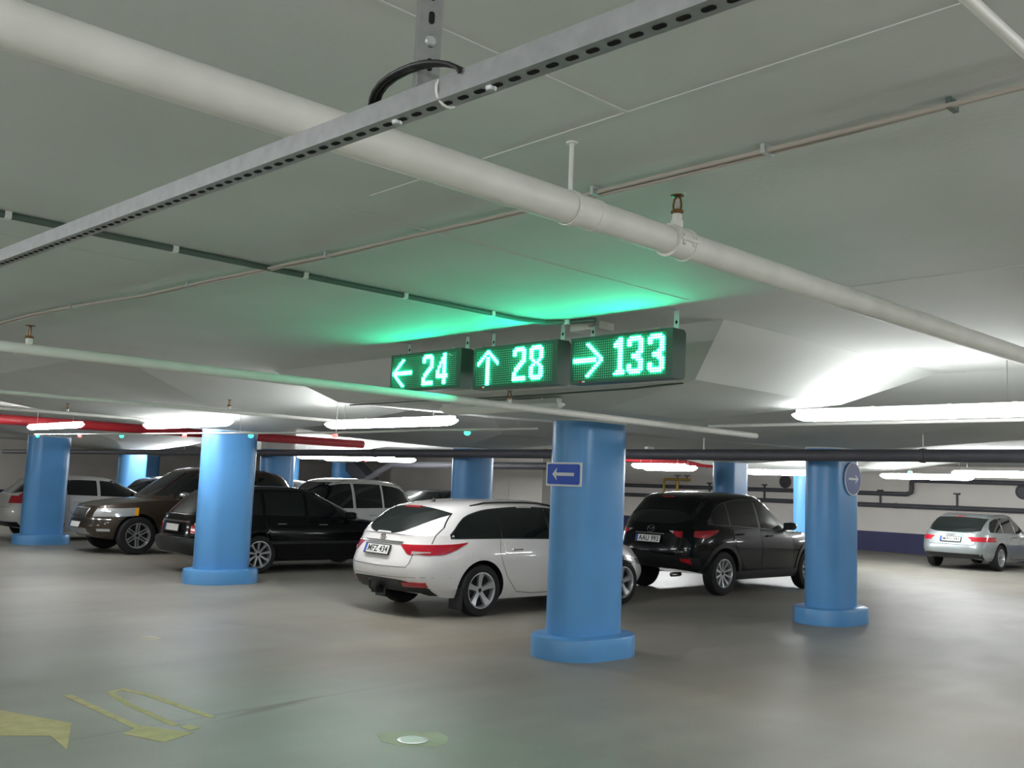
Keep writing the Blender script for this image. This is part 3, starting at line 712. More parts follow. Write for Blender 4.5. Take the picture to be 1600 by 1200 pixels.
class Car:
    def __init__(s, name, loc, rz, label, p, S, grp=None):
        s.S = S; s.p = p; L, W, H = S['L'], S['W'], S['H']; s.L, s.W, s.H = L, W, H
        s.root = empty(name, loc, rz); tag(s.root, label, 'car', grp)
        belt = s.belt = crv(S['belt']); zb = lin(S.get('bottom', [(0, .33), (.55, .24), (1.4, .2), (L-1.3, .2), (L-.5, .2), (L, .24)]))
        rp = crv(S['rear']); fp = crv(S['front']); wp = crv(S.get('width', [(0, .9), (.12, .955), (.35, .99), (.6, 1), (.85, .972), (1, .93)]))
        nR, nF = S.get('nr', 6.5), S.get('nf', 4.2)
        xm = L*.46
        cr = S.get('crown', .05)
        top = lambda x, y: belt(x)+cr*max(0, 1-(y/(W*.465))**2)
        rings = []
        NT = 12
        for i in range(NT+1):
            t = i/NT
            hl = halfloop(rp(t), L-fp(t), xm, W/2*wp(t), nR, nF)
            rings.append([(x, y, zb(x)+t*(belt(x)-zb(x)) if i < NT else top(x, y)-.008) for x, y in hl])
        # greenhouse
        gr = crv(S['grear']); gf = crv(S['gfront']); gw = crv(S['gwidth']); rz_ = crv(S['roof'])
        nR2, nF2 = S.get('gnr', 6), S.get('gnf', 4.5)
        base = halfloop(gr(0), gf(0), (gr(0)+gf(0))/2, W/2*gw(0), nR2, nF2)
        lo = [(x, y) for x, y, _ in rings[-1]]
        for t in (.2, .6, .9):
            rings.append([(a[0]*(1-t)+b[0]*t, a[1]*(1-t)+b[1]*t, top(a[0]*(1-t)+b[0]*t, a[1]*(1-t)+b[1]*t)) for a, b in zip(lo, base)])
        NG = 12; edge = S.get('edge', .055)
        for i in range(NG+1):
            t = i/NG
            hl = halfloop(gr(t), gf(t), (gr(t)+gf(t))/2, W/2*gw(t), nR2, nF2)
            rings.append([(x, y, top(x, y)*(1-t)+(rz_(x)-edge)*t) for x, y in hl])
        last = hl; xmm = (gr(1)+gf(1))/2
        for q in (.94, .84, .65, .4, .15):
            rings.append([(xmm+(x-xmm)*q, y*q, rz_(xmm+(x-xmm)*q)-edge*q**4) for x, y in last])
        N = 40; full = []
        for r in rings: full.append(r+[(x, -y, z) for x, y, z in r[-2:0:-1]])
        n = 2*N; vs = [v for r in full for v in r]
        fs = [(i*n+k, i*n+(k+1) % n, (i+1)*n+(k+1) % n, (i+1)*n+k) for i in range(len(full)-1) for k in range(n)]
        vs.append((xmm, 0, rz_(xmm))); c = len(vs)-1
        fs += [((len(full)-1)*n+k, (len(full)-1)*n+(k+1) % n, c) for k in range(n)]
        vs.append((L/2, 0, .2)); c = len(vs)-1
        fs += [((k+1) % n, k, c) for k in range(n)]
        g = G(); g.add(vs, fs)
        body = g.build('body', [p, MT['trim']], s.root)
        s.bvh = BVHTree.FromPolygons([Vector(v) for v in vs], fs)
        # wheel arches
        R = S['R']; xr = S['ro']; xf = xr+S['wb']; s.xr, s.xf = xr, xf
        cg = G(); Ra = R+S.get('arch', .045)
        for x in (xr, xf):
            for sg in (-1, 1):
                a, b = sorted((sg*(W/2-.30), sg*(W/2+.2)))
                cg.lathe([(Ra, a), (Ra, b)], 40, 0, 'y', (x, 0, R+.01))
        cut = cg.build('cut', MT['trim'], s.root)
        bt = bmesh.new(); bt.from_mesh(body.data); bmesh.ops.triangulate(bt, faces=bt.faces); bt.to_mesh(body.data); bt.free()
        md = body.modifiers.new('b', 'BOOLEAN'); md.object = cut; md.operation = 'DIFFERENCE'; md.solver = 'EXACT'
        bpy.context.view_layer.update()
        dg = bpy.context.evaluated_depsgraph_get(); nm = bpy.data.meshes.new_from_object(body.evaluated_get(dg))
        body.modifiers.clear(); body.data = nm; nm.name = 'body'
        bpy.data.objects.remove(cut)
        nm.materials.clear(); nm.materials.append(p); nm.materials.append(MT['trim'])
        for f in nm.polygons:
            c = f.center; f.material_index = 0
            if c.z < .205: f.material_index = 1
            for x in (xr, xf):
                dd = math.hypot(c.x-x, c.z-R-.01)
                if (abs(f.normal.y) < .05 and abs(dd-Ra) < .012) or (abs(abs(c.y)-(W/2-.30)) < .01 and dd < Ra): f.material_index = 1
        finish(nm, True, 28, False)
        s.body = body
        # wheels
        td, rd, hd = wheel_mesh(R, S.get('tw', .205), S.get('rim', R*.69), S['spokes'], S.get('style', 'x'))
        for x in (xr, xf):
            for sg in (-1, 1):
                o = bpy.data.objects.new('wheel', td); COL.objects.link(o); o.parent = s.root
                o.location = (x, sg*(W/2-S.get('tw', .205)/2-.022), R)
                if sg > 0: o.rotation_euler = (0, 0, PI)
                for d, nme in ((rd, 'rim'), (hd, 'hub_cap')):
                    c = bpy.data.objects.new(nme, d); COL.objects.link(c); c.parent = o
    def cast(s, o, d):
        o = Vector(o); d = Vector(d).normalized()
        loc, nrm, _, _ = s.bvh.ray_cast(o, d)
        if loc is None: return None
        return loc, nrm
    def patch(s, name, m, ray, A, top, bot, nv=8, off=.004, parent=None, smooth=True, mode=None, skirt=.012):
        """A: list of u values; top,bot functions of u"""
        grid = []
        for u in A:
            col = []
            for j in range(nv+1):
                v = bot(u)+(top(u)-bot(u))*j/nv
                o, d = ray(u, v); h = s.cast(o, d)
                if h is None: col.append(None); continue
                loc, nr = h; d = Vector(d).normalized()
                out = -d if mode != 'in' else d
                if nr.dot(out) < 0: nr = -nr
                nr = (nr+out*.25).normalized()
                col.append((loc+nr*off, loc-nr*skirt))
            grid.append(col)
        vs = []; idx = {}; fs = []
        for i, col in enumerate(grid):
            for j, q in enumerate(col):
                if q: idx[i, j] = len(vs); vs.append(q[0])
        quads = []
        for i in range(len(A)-1):
            for j in range(nv):
                k = [(i, j), (i+1, j), (i+1, j+1), (i, j+1)]
                if all(q in idx for q in k): quads.append(k); fs.append(tuple(idx[q] for q in k))
        edges = {}
        for k in quads:
            for a, b in zip(k, k[1:]+k[:1]): edges[(a, b)] = 1
        low = {}
        for (a, b) in list(edges):
            if (b, a) not in edges:
                for q in (a, b):
                    if q not in low: low[q] = len(vs); vs.append(grid[q[0]][q[1]][1])
                fs.append((idx[b], idx[a], low[a], low[b]))
        if not fs: return None
        me = bpy.data.meshes.new(name); me.from_pydata(vs, [], fs); me.materials.append(m)
        bm = bmesh.new(); bm.from_mesh(me); bmesh.ops.remove_doubles(bm, verts=bm.verts, dist=.0002)
        bmesh.ops.recalc_face_normals(bm, faces=bm.faces)
        # orient outward
        bm.faces.ensure_lookup_table()
        c = Vector((s.L/2, 0, s.H/2))
        tot = sum(f.calc_area()*f.normal.dot(f.calc_center_median()-c) for f in bm.faces)
        if tot < 0: bmesh.ops.reverse_faces(bm, faces=bm.faces)
        for f in bm.faces: f.smooth = smooth
        for e in bm.edges:
            if len(e.link_faces) == 2 and e.calc_face_angle(0) > .6: e.smooth = False
        bm.to_mesh(me); bm.free()
        o = bpy.data.objects.new(name, me); COL.objects.link(o); o.parent = parent or s.root
        return o
    def lsp(s, a, b, n): return [a+(b-a)*i/n for i in range(n+1)]
    def rear(s, name, m, a, b, top, bot, n=16, **k):
        return s.patch(name, m, lambda u, v: ((-1, u, v), (1, 0, 0)), s.lsp(a, b, n), top, bot, **k)
    def front(s, name, m, a, b, top, bot, n=16, **k):
        return s.patch(name, m, lambda u, v: ((s.L+1, u, v), (-1, 0, 0)), s.lsp(a, b, n), top, bot, **k)
    def side(s, sg, name, m, a, b, top, bot, n=20, **k):
        return s.patch(name, m, lambda u, v: ((u, sg*2.5, v), (0, -sg, 0)), s.lsp(a, b, n), top, bot, **k)
    def roof(s, name, m, a, b, y1, y0, n=14, **k):
        return s.patch(name, m, lambda u, v: ((u, v, 3), (0, 0, -1)), s.lsp(a, b, n), y1, y0, **k)
    def corner(s, sg, name, m, a, b, top, bot, xc=1.1, n=16, fr=False, **k):
        """u = degrees round the corner, 0 = straight back (or front), 90 = side"""
        yc = s.W/2-.42
        if fr: xc = s.L-xc
        def ray(u, v):
            q = math.radians(u); return ((xc, sg*yc, v), ((1 if fr else -1)*math.cos(q), sg*math.sin(q), 0))
        return s.patch(name, m, ray, s.lsp(a, b, n), top, bot, mode='in', **k)
    def seam(s, sg, pts, wd=.007, name='door_gap'):
        """dark shut line on the side through (x,z) points"""
        vs, fs = [], []
        dense = []
        for a, b in zip(pts, pts[1:]):
            for i in range(7): dense.append((a[0]+(b[0]-a[0])*i/7, a[1]+(b[1]-a[1])*i/7))
        dense.append(pts[-1])
        for i, p_ in enumerate(dense):
            q = dense[min(i+1, len(dense)-1)]; r = dense[max(i-1, 0)]
            t = Vector((q[0]-r[0], q[1]-r[1])).normalized(); nn = Vector((-t.y, t.x))*wd/2
            for k in (-1, 1):
                h = s.cast((p_[0]+nn.x*k, sg*2.5, p_[1]+nn.y*k), (0, -sg, 0))
                vs.append(h[0]+Vector((0, sg*.0015, 0)) if h else Vector((p_[0], sg*s.W/2, p_[1])))
        for i in range(len(dense)-1): fs.append((2*i, 2*i+1, 2*i+3, 2*i+2))
        g = G(); g.add(vs, fs); return g.build(name, MT['trim'], s.root)
    def rseam(s, pts, wd=.007, name='tailgate_gap'):
        vs, fs = [], []; dense = []
        for a, b in zip(pts, pts[1:]):
            for i in range(12): dense.append((a[0]+(b[0]-a[0])*i/12, a[1]+(b[1]-a[1])*i/12))
        dense.append(pts[-1])
        for i, p_ in enumerate(dense):
            q = dense[min(i+1, len(dense)-1)]; r = dense[max(i-1, 0)]
            t = Vector((q[0]-r[0], q[1]-r[1])).normalized(); nn = Vector((-t.y, t.x))*wd/2
            for k in (-1, 1):
                h = s.cast((-1, p_[0]+nn.x*k, p_[1]+nn.y*k), (1, 0, 0)); vs.append(h[0]-Vector((.0045, 0, 0)) if h else Vector((0, p_[0], p_[1])))
        for i in range(len(dense)-1): fs.append((2*i, 2*i+1, 2*i+3, 2*i+2))
        g = G(); g.add(vs, fs); return g.build(name, MT['trim'], s.root)
    def handle(s, sg, x, z, m, parent=None):
        h = s.cast((x, sg*2.5, z), (0, -sg, 0)); y = h[0].y
        g = G(); g.tube([(x-.09, y-sg*.01, z), (x-.08, y+sg*.026, z+.002), (x+.08, y+sg*.026, z+.004), (x+.09, y-sg*.01, z+.004)], [.009, .012, .012, .009], 8)
        return g.build('door_handle', m, parent or s.root, smooth=True)
    def mirror(s, sg, x, z, m):
        h = s.cast((x, sg*2.5, z-.06), (0, -sg, 0)); y = h[0].y if h else sg*s.W*.45
        r = G(); vs = []
        n = 12; rings = [(-.075, .35), (-.07, .8), (-.03, 1), (.03, .92), (.075, .6), (.095, .15)]
        for dx, sc_ in rings:
            for k in range(n):
                q = 2*PI*k/n; vs.append((x+dx, y+sg*(.14+.115*sc_*math.copysign(abs(math.cos(q))**.7, math.cos(q))), z+.072*sc_*math.copysign(abs(math.sin(q))**.7, math.sin(q))))
        fs = [(i*n+k, i*n+(k+1) % n, (i+1)*n+(k+1) % n, (i+1)*n+k) for i in range(5) for k in range(n)]+[tuple(range(n)), tuple(range(5*n, 6*n))[::-1]]
        r.add(vs, fs); o = r.build('door_mirror', m, s.root, smooth=True, ang=50)
        G().tube([(x, y-sg*.03, z-.07), (x, y+sg*.08, z-.05)], [.03, .022], 8).build('mirror_foot', MT['trim'], o, smooth=True)
        G().prism([(y+sg*.14+.10*a, z+.058*b) for a, b in ((-1, -.8), (-.8, -1), (.8, -1), (1, -.8), (1, .8), (.8, 1), (-.8, 1), (-1, .8))], 'x', x-.0785, x-.0765).build('mirror_glass', MT['chrome'], o)
        return o
    def rails(s, a, b, y, m, h=.035):
        for sg in (-1, 1):
            pts = []
            for i in range(9):
                x = a+(b-a)*i/8; q = s.cast((x, sg*y, 3), (0, 0, -1)); up = h if 0 < i < 8 else -.005
                pts.append((x, sg*y, q[0].z+up))
            G().tube(pts, .012, 8).build('roof_rail', m, s.root, smooth=True)
    def plate(s, y, z, text, front=False, w_=.50, h_=.11, tilt=None):
        X = s.L+1 if front else -1; d = (-1, 0, 0) if front else (1, 0, 0); sg = 1 if front else -1
        a = s.cast((X, y, z-.05), d)[0]; b = s.cast((X, y, z+.05), d)[0]
        c = s.cast((X, y+w_*.45, z), d)[0]; e = s.cast((X, y, z), d)[0]
        r = empty('number_plate', (e.x+sg*.022, y, z)); r.parent = s.root
        ang = math.atan2((b.x-a.x), .1); r.rotation_euler = (0, ang, 0)
        G().box(-.012, .010, -w_/2-.012, w_/2+.012, -h_/2-.012, h_/2+.012).build('surround', MT['trim'], r)
        k = sg
        G().box(min(k*.0105, k*.0135), max(k*.0105, k*.0135), -w_/2, w_/2, -h_/2, h_/2).build('plate_face', MT['plate'], r)
        ys_ = (w_/2-.042, w_/2) if not front else (-w_/2, -w_/2+.042)
        G().box(min(k*.013, k*.0145), max(k*.013, k*.0145), ys_[0], ys_[1], -h_/2, h_/2).build('blue_band', MT['plate_blue'], r)
        if text:
            cu = bpy.data.curves.new('t', 'FONT'); cu.body = text; cu.size = .115; cu.align_x = 'CENTER'; cu.align_y = 'CENTER'; cu.extrude = .001; cu.space_character = 1.05; cu.offset = .0022
            to = bpy.data.objects.new('t', cu); COL.objects.link(to); bpy.context.view_layer.update()
            me = bpy.data.meshes.new_from_object(to.evaluated_get(bpy.context.evaluated_depsgraph_get())); bpy.data.objects.remove(to)
            me.materials.clear(); me.materials.append(MT['ink'])
            o = bpy.data.objects.new('plate_letters', me); COL.objects.link(o); o.parent = r
            o.location = (k*.0145, -.02 if not front else .02, -.002); o.rotation_euler = (PI/2, 0, -PI/2 if not front else PI/2)
            ww = max(v.co.x for v in me.vertices)-min(v.co.x for v in me.vertices); o.scale = ((w_-.09)/ww, 1, 1)
        return r
    def emblem(s, kind, y, z, sc_=1, front=False):
        X = s.L+1 if front else -1; d = (-1, 0, 0) if front else (1, 0, 0); sg = 1 if front else -1
        e = s.cast((X, y, z), d)[0]; b = s.cast((X, y, z+.04), d)[0]; g = G()
        def ring(cy, rx, rz2, th=.006):
            n = 20; pts = [(0, cy+rx*math.cos(2*PI*k/n), rz2*math.sin(2*PI*k/n)) for k in range(n+1)]; g.tube(pts, th, 6, cap=False)
        if kind == 'oval_h':
            ring(0, .062*sc_, .032*sc_); g.tube([(0, .026, -.022), (0, .02, .022)], .006, 6); g.tube([(0, -.02, -.022), (0, -.026, .022)], .006, 6); g.tube([(0, .022, .005), (0, -.022, -.005)], .006, 6)
        if kind == 'oval_v':
            ring(0, .07*sc_, .055*sc_); g.tube([(0, .06, .02), (0, .02, .012), (0, 0, -.012), (0, -.02, .012), (0, -.06, .02)], .006, 6)
        if kind == 'rings':
            for k in range(4): ring((k-1.5)*.052, .034, .034, .005)
        if kind == 'disc': ring(0, .036, .036, .007); g.tube([(0, -.024, 0), (0, .024, 0)], .005, 6)
        if kind == 'bar': ring(0, .05, .05, .008); g.tube([(0, -.2, -.11), (0, .2, .11)], .008, 6)
        o = g.build('emblem', MT['chrome'], s.root, smooth=True); o.location = (e.x+sg*.006, y, z); o.rotation_euler = (0, math.atan2(b.x-e.x, .04), 0)
        return o

def C(v): return lambda u: v

# ============ white estate car (centre)
def white_estate():
    L, W, H = 4.77, 1.815, 1.47
    S = dict(L=L, W=W, H=H, wb=2.77, ro=1.04, R=.325, spokes=5, style='wide', rim=.225,
      belt=[(0, .955), (.5, .99), (1.5, .975), (3.0, .93), (3.7, .90), (4.2, .80), (4.6, .68), (L, .60)],
      rear=[(0, .16), (.12, .06), (.3, .005), (.45, 0), (.62, .035), (.8, .075), (1, .13)],
      front=[(0, .22), (.2, .05), (.5, 0), (.8, .08), (1, .22)],
      grear=[(0, .12), (.2, .18), (.6, .34), (.85, .46), (1, .58)],
      gfront=[(0, 3.72), (.5, 3.28), (1, 2.82)],
      gwidth=[(0, .925), (.3, .87), (.7, .775), (.92, .69), (1, .63)],
      roof=[(.3, 1.37), (.8, 1.415), (1.6, 1.462), (2.4, 1.47), (3.0, 1.44)], crown=.045, nr=4.6, nf=3.4, gnr=4.2, gnf=3.6)
    c = Car('estate_car', (7.33, 10.2, 0), 0, 'white estate car parked behind the nearest pillar, rear toward the viewer', P_WHITE, S)
    for sg in (-1, 1):
        gt = crv([(.60, 1.0), (.70, 1.11), (.90, 1.24), (1.3, 1.325), (2.0, 1.365), (2.7, 1.335), (3.15, 1.175), (3.45, .99)])
        gb = crv([(.60, .98), (1.2, .985), (2.2, .975), (3.0, .96), (3.45, .95)])
        gt2 = lambda u, g_=gt: g_(u)+.018; gb2 = lambda u, g_=gb: g_(u)-.016
        c.side(sg, 'window_surround', MT['trim'], .575, 3.5, gt2, gb2, n=34, off=.002)
        for a, b, nm in ((.63, 1.38, 'quarter_window'), (1.41, 2.28, 'rear_window_glass'), (2.35, 3.30, 'front_window_glass')):
            c.side(sg, nm, MT['glass'], a, b, gt, gb, n=16, off=.006)
        # doors as proud panels
        dt = lambda u: .94; 
        c.side(sg, 'rear_door', P_WHITE, 1.42, 2.30, C(.945), crv([(1.42, .66), (1.52, .45), (1.7, .30), (1.95, .27), (2.3, .27)]), n=18, nv=10, off=.0035)
        c.side(sg, 'front_door', P_WHITE, 2.315, 3.35, C(.935), crv([(2.32, .27), (3.0, .27), (3.35, .29)]), n=18, nv=10, off=.0035)
        c.seam(sg, [(1.36, .965), (1.33, .80), (1.38, .64), (1.47, .47), (1.66, .285), (1.95, .255), (3.0, .255), (3.36, .28), (3.40, .60), (3.38, .92)])
        c.seam(sg, [(2.307, .955), (2.307, .26)])
        c.handle(sg, 1.62, .83, MT['chrome']); c.handle(sg, 2.62, .80, MT['chrome'])
        c.side(sg, 'fuel_flap' if sg < 0 else 'rear_quarter_trim', P_WHITE, .86, 1.02, C(.86), C(.72), n=4, nv=4, off=.0035)
        # tail lamp: body part and hatch part
        c.corner(sg, 'tail_lamp', MT['tail_red'], 4, 50, crv([(4, .885), (30, .90), (50, .925)]), crv([(4, .79), (16, .765), (24, .77), (34, .82), (44, .885), (50, .915)]), off=.008)
        c.rear('lamp_clear', MT['tail_clear'], sg*.58 if sg > 0 else -.74, .74 if sg > 0 else -.58, lambda u: .805, lambda u: .772+.02*(abs(u)-.58)/.16, n=8, off=.012)
        c.rear('tailgate_lamp', MT['tail_red'], min(sg*.40, sg*.60), max(sg*.40, sg*.60), C(.885), lambda u: .885-.12*min(1, max(0.02, (abs(u)-.38)/.16)), n=8, off=.008)
        c.mirror(sg, 3.25, 1.02, P_WHITE)
        c.rear('reflector', MT['tail_red'], min(sg*.48, sg*.72), max(sg*.48, sg*.72), C(.435), C(.38), n=6, off=.014)
    c.rear('rear_window', MT['glass'], -.62, .62, lambda u: 1.35-.045*(u/.62)**2-.03*(abs(u)/.62)**6, lambda u: 1.005+.25*(abs(u)/.62)**3.2, n=30, nv=10, off=.005)
    c.rear('brake_lamp', MT['tail_red'], -.15, .15, C(1.348), C(1.33), n=6, off=.012)
    c.rear('chrome_strip', MT['chrome'], -.42, .42, C(.915), C(.885), n=12, nv=3, off=.016)
    c.rear('lower_bumper', MT['trim'], -.72, .72, lambda u: .46-.10*(abs(u)/.72)**6, C(.27), n=26, nv=5, off=.007)
    c.rseam([(-.62, 1.27), (-.70, 1.1), (-.72, .9)]); c.rseam([(.62, 1.27), (.70, 1.1), (.72, .9)])
    c.rseam([(-.60, .765), (-.59, .66), (-.56, .615), (0, .60), (.56, .615), (.59, .66), (.60, .765)])
    c.rseam([(-.84, .50), (0, .475), (.84, .50)], .004, 'bumper_crease')
    c.plate(.02, .80, 'MFZ 434'); c.emblem('oval_h', 0, .955)
    g = G(); g.tube([(.10, 0, .34), (-.02, 0, .30), (-.06, 0, .33), (-.06, 0, .41)], .014, 10); g.lathe([(.001, -.025), (.02, -.014), (.025, 0), (.02, .014), (.001, .025)], 12, o=(-.06, 0, .42))
    g.box(0, .12, -.05, .05, .26, .34); g.build('tow_bar', MT['black'], c.root, smooth=True)
    G().lathe([(.001, 0), (.03, .0), (.02, .03), (.005, .06)], 12, o=(.9, 0, 1.405)).build('aerial_fin', MT['black'], c.root, smooth=True)
    c.rails(1.05, 3.0, .56, MT['trim'], .02)
    c.front('front_grille', MT['trim'], -.55, .55, C(.58), C(.32), off=.008)
    for sg in (-1, 1): c.corner(sg, 'headlamp', MT['head'], 5, 62, crv([(5, .62), (62, .72)]), crv([(5, .54), (62, .64)]), fr=True, off=.006)
    c.patch('windscreen', MT['glass'], lambda u, v: ((L+1, u, v), (-1, 0, 0)), c.lsp(-.66, .66, 16), C(1.375), C(1.0), nv=8, off=.005)
    for sg in (-1, 1):
        G().box(c.xr-.36, c.xr-.33, sg*(W/2-.24) if sg > 0 else -W/2+.01, sg*(W/2-.01) if sg > 0 else -(W/2-.24), .10, .36).build('mud_flap', MT['trim'], c.root)
    return c
white_estate()

# ============ black crossover (right of the nearest pillar)
def crossover():
    L, W, H = 4.54, 1.84, 1.70
    S = dict(L=L, W=W, H=H, wb=2.70, ro=.93, R=.36, spokes=10, style='x', rim=.235, arch=.05,
      belt=[(0, 1.07), (.5, 1.12), (1.5, 1.10), (2.8, 1.05), (3.4, 1.03), (4.0, .95), (4.4, .82), (L, .72)],
      bottom=[(0, .46), (.5, .36), (1.3, .24), (L-1.3, .24), (L-.5, .26), (L, .32)],
      rear=[(0, .22), (.15, .07), (.32, 0), (.5, .015), (.7, .05), (.85, .07), (1, .12)],
      front=[(0, .22), (.2, .05), (.5, 0), (.8, .06), (1, .18)],
      grear=[(0, .14), (.3, .26), (.7, .45), (.9, .52), (1, .60)],
      gfront=[(0, 3.42), (.5, 3.0), (1, 2.55)],
      gwidth=[(0, .93), (.3, .885), (.7, .80), (.92, .73), (1, .66)],
      roof=[(.3, 1.64), (.8, 1.665), (1.6, 1.70), (2.2, 1.695), (2.7, 1.66)], crown=.04, nr=4.6, nf=3.6, gnr=4.6, gnf=3.8)
    c = Car('crossover_car', (12.85, 10.27, 0), 0, 'black crossover with silver wheels parked between two pillars at right', P_BLACK, S)
    for sg in (-1, 1):
        gt = crv([(.62, 1.20), (.8, 1.38), (1.05, 1.49), (1.7, 1.57), (2.3, 1.56), (2.8, 1.38), (3.15, 1.13)])
        gb = crv([(.62, 1.165), (1.4, 1.135), (2.2, 1.10), (3.15, 1.07)])
        c.side(sg, 'window_surround', MT['trim'], .58, 3.2, lambda u: gt(u)+.018, lambda u: gb(u)-.016, n=30, off=.002)
        for a, b, nm in ((.70, 1.12, 'quarter_window'), (1.18, 1.98, 'rear_window_glass'), (2.07, 3.0, 'front_window_glass')):
            c.side(sg, nm, MT['glass'], a, b, gt, gb, n=16, off=.006)
        c.side(sg, 'rear_door', P_GREY, 1.2, 2.02, C(1.085), crv([(1.2, .92), (1.32, .68), (1.5, .48), (1.7, .42), (2.02, .42)]), n=18, nv=10, off=.0035)
        c.side(sg, 'front_door', P_GREY, 2.035, 3.05, C(1.05), crv([(2.04, .42), (3.05, .44)]), n=18, nv=10, off=.0035)
        c.seam(sg, [(1.15, 1.10), (1.15, .92), (1.28, .66), (1.47, .45), (1.7, .40), (3.05, .42), (3.1, .70), (3.08, 1.03)])
        c.seam(sg, [(2.027, 1.09), (2.027, .41)])
        c.side(sg, 'sill_cladding', MT['trim'], 1.28, 3.25, C(.39), C(.25), n=16, nv=3, off=.014)
        c.handle(sg, 1.38, 1.0, P_BLACK); c.handle(sg, 2.28, .97, P_BLACK)
        # arch cladding ring
        for xc in (c.xr, c.xf):
            vs, fs = [], []; N = 26; k = 0
            for i in range(N+1):
                q = PI*(-.02+1.04*i/N)
                for rr in (S['R']+.05, S['R']+.125):
                    x, z = xc+rr*math.cos(q), S['R']+.01+rr*math.sin(q); z = max(z, .27)
                    h = c.cast((x, sg*2.5, z), (0, -sg, 0)); y = (abs(h[0].y) if h else W/2-.05)
                    vs += [(x, sg*(y+.012), z), (x, sg*(y-.03), z)]
            for i in range(N):
                a = i*4; b = a+4
                fs += [(a, b, b+2, a+2), (a, a+1, b+1, b), (a+2, b+2, b+3, a+3)]
            g = G(); g.add(vs, fs); g.build('arch_cladding', MT['trim'], c.root, smooth=True)
        c.corner(sg, 'tail_lamp', MT['tail_red'], 16, 50, crv([(16, 1.045), (50, 1.07)]), crv([(16, .95), (26, .93), (38, .985), (50, 1.05)]), off=.008)
        c.rear('lamp_clear', MT['tail_clear'], min(sg*.38, sg*.46), max(sg*.38, sg*.46), C(1.035), lambda u: 1.035-.045*min(1, max(.02, (abs(u)-.38)/.08)), n=4, off=.009)
        c.rear('tailgate_lamp', MT['tail_red'], min(sg*.46, sg*.60), max(sg*.46, sg*.60), C(1.03), lambda u: 1.03-.1*min(1, max(0, (abs(u)-.40)/.16)), n=8, off=.008)
        c.rear('reflector', MT['tail_red'], min(sg*.60, sg*.72), max(sg*.60, sg*.72), C(.60), lambda u: .56-.05*max(0, (abs(u)-.6)/.12), n=5, off=.012)
        c.mirror(sg, 2.95, 1.14, P_BLACK)
    c.rear('rear_window', MT['glass'], -.66, .66, lambda u: 1.56-.03*(u/.66)**2, lambda u: 1.14+.09*(abs(u)/.66)**4, n=24, nv=8, off=.005)
    c.roof('roof_spoiler', P_BLACK, .36, .80, lambda u: .60, lambda u: -.60, n=8, nv=12, off=.012)
    c.rear('brake_lamp', MT['tail_red'], -.12, .12, C(1.59), C(1.57), n=5, off=.014)
    c.rear('lower_bumper', MT['trim'], -.80, .80, lambda u: .66-.04*(u/.8)**2, C(.42), n=26, nv=5, off=.007)
    c.rseam([(-.62, 1.0), (-.60, .80), (-.55, .73), (.55, .73), (.60, .80), (.62, 1.0)])
    c.rear('chrome_strip', MT['chrome'], -.30, .30, C(.985), C(.97), n=8, nv=2, off=.012)
    c.plate(.0, .89, 'AAU 993'); c.emblem('oval_v', 0, 1.05)
    for sg in (-1, 1):
        G().tube([(.02, sg*.5, .34), (.25, sg*.5, .34)], .035, 14).build('exhaust_pipe', MT['chrome'], c.root, smooth=True)
        c.corner(sg, 'headlamp', MT['head'], 8, 62, crv([(8, .80), (62, .86)]), crv([(8, .72), (62, .78)]), fr=True, off=.006)
    c.front('front_grille', MT['trim'], -.55, .55, C(.78), C(.45), off=.008)
    c.front('windscreen', MT['glass'], -.66, .66, C(1.60), C(1.13), off=.005)
    return c
crossover()

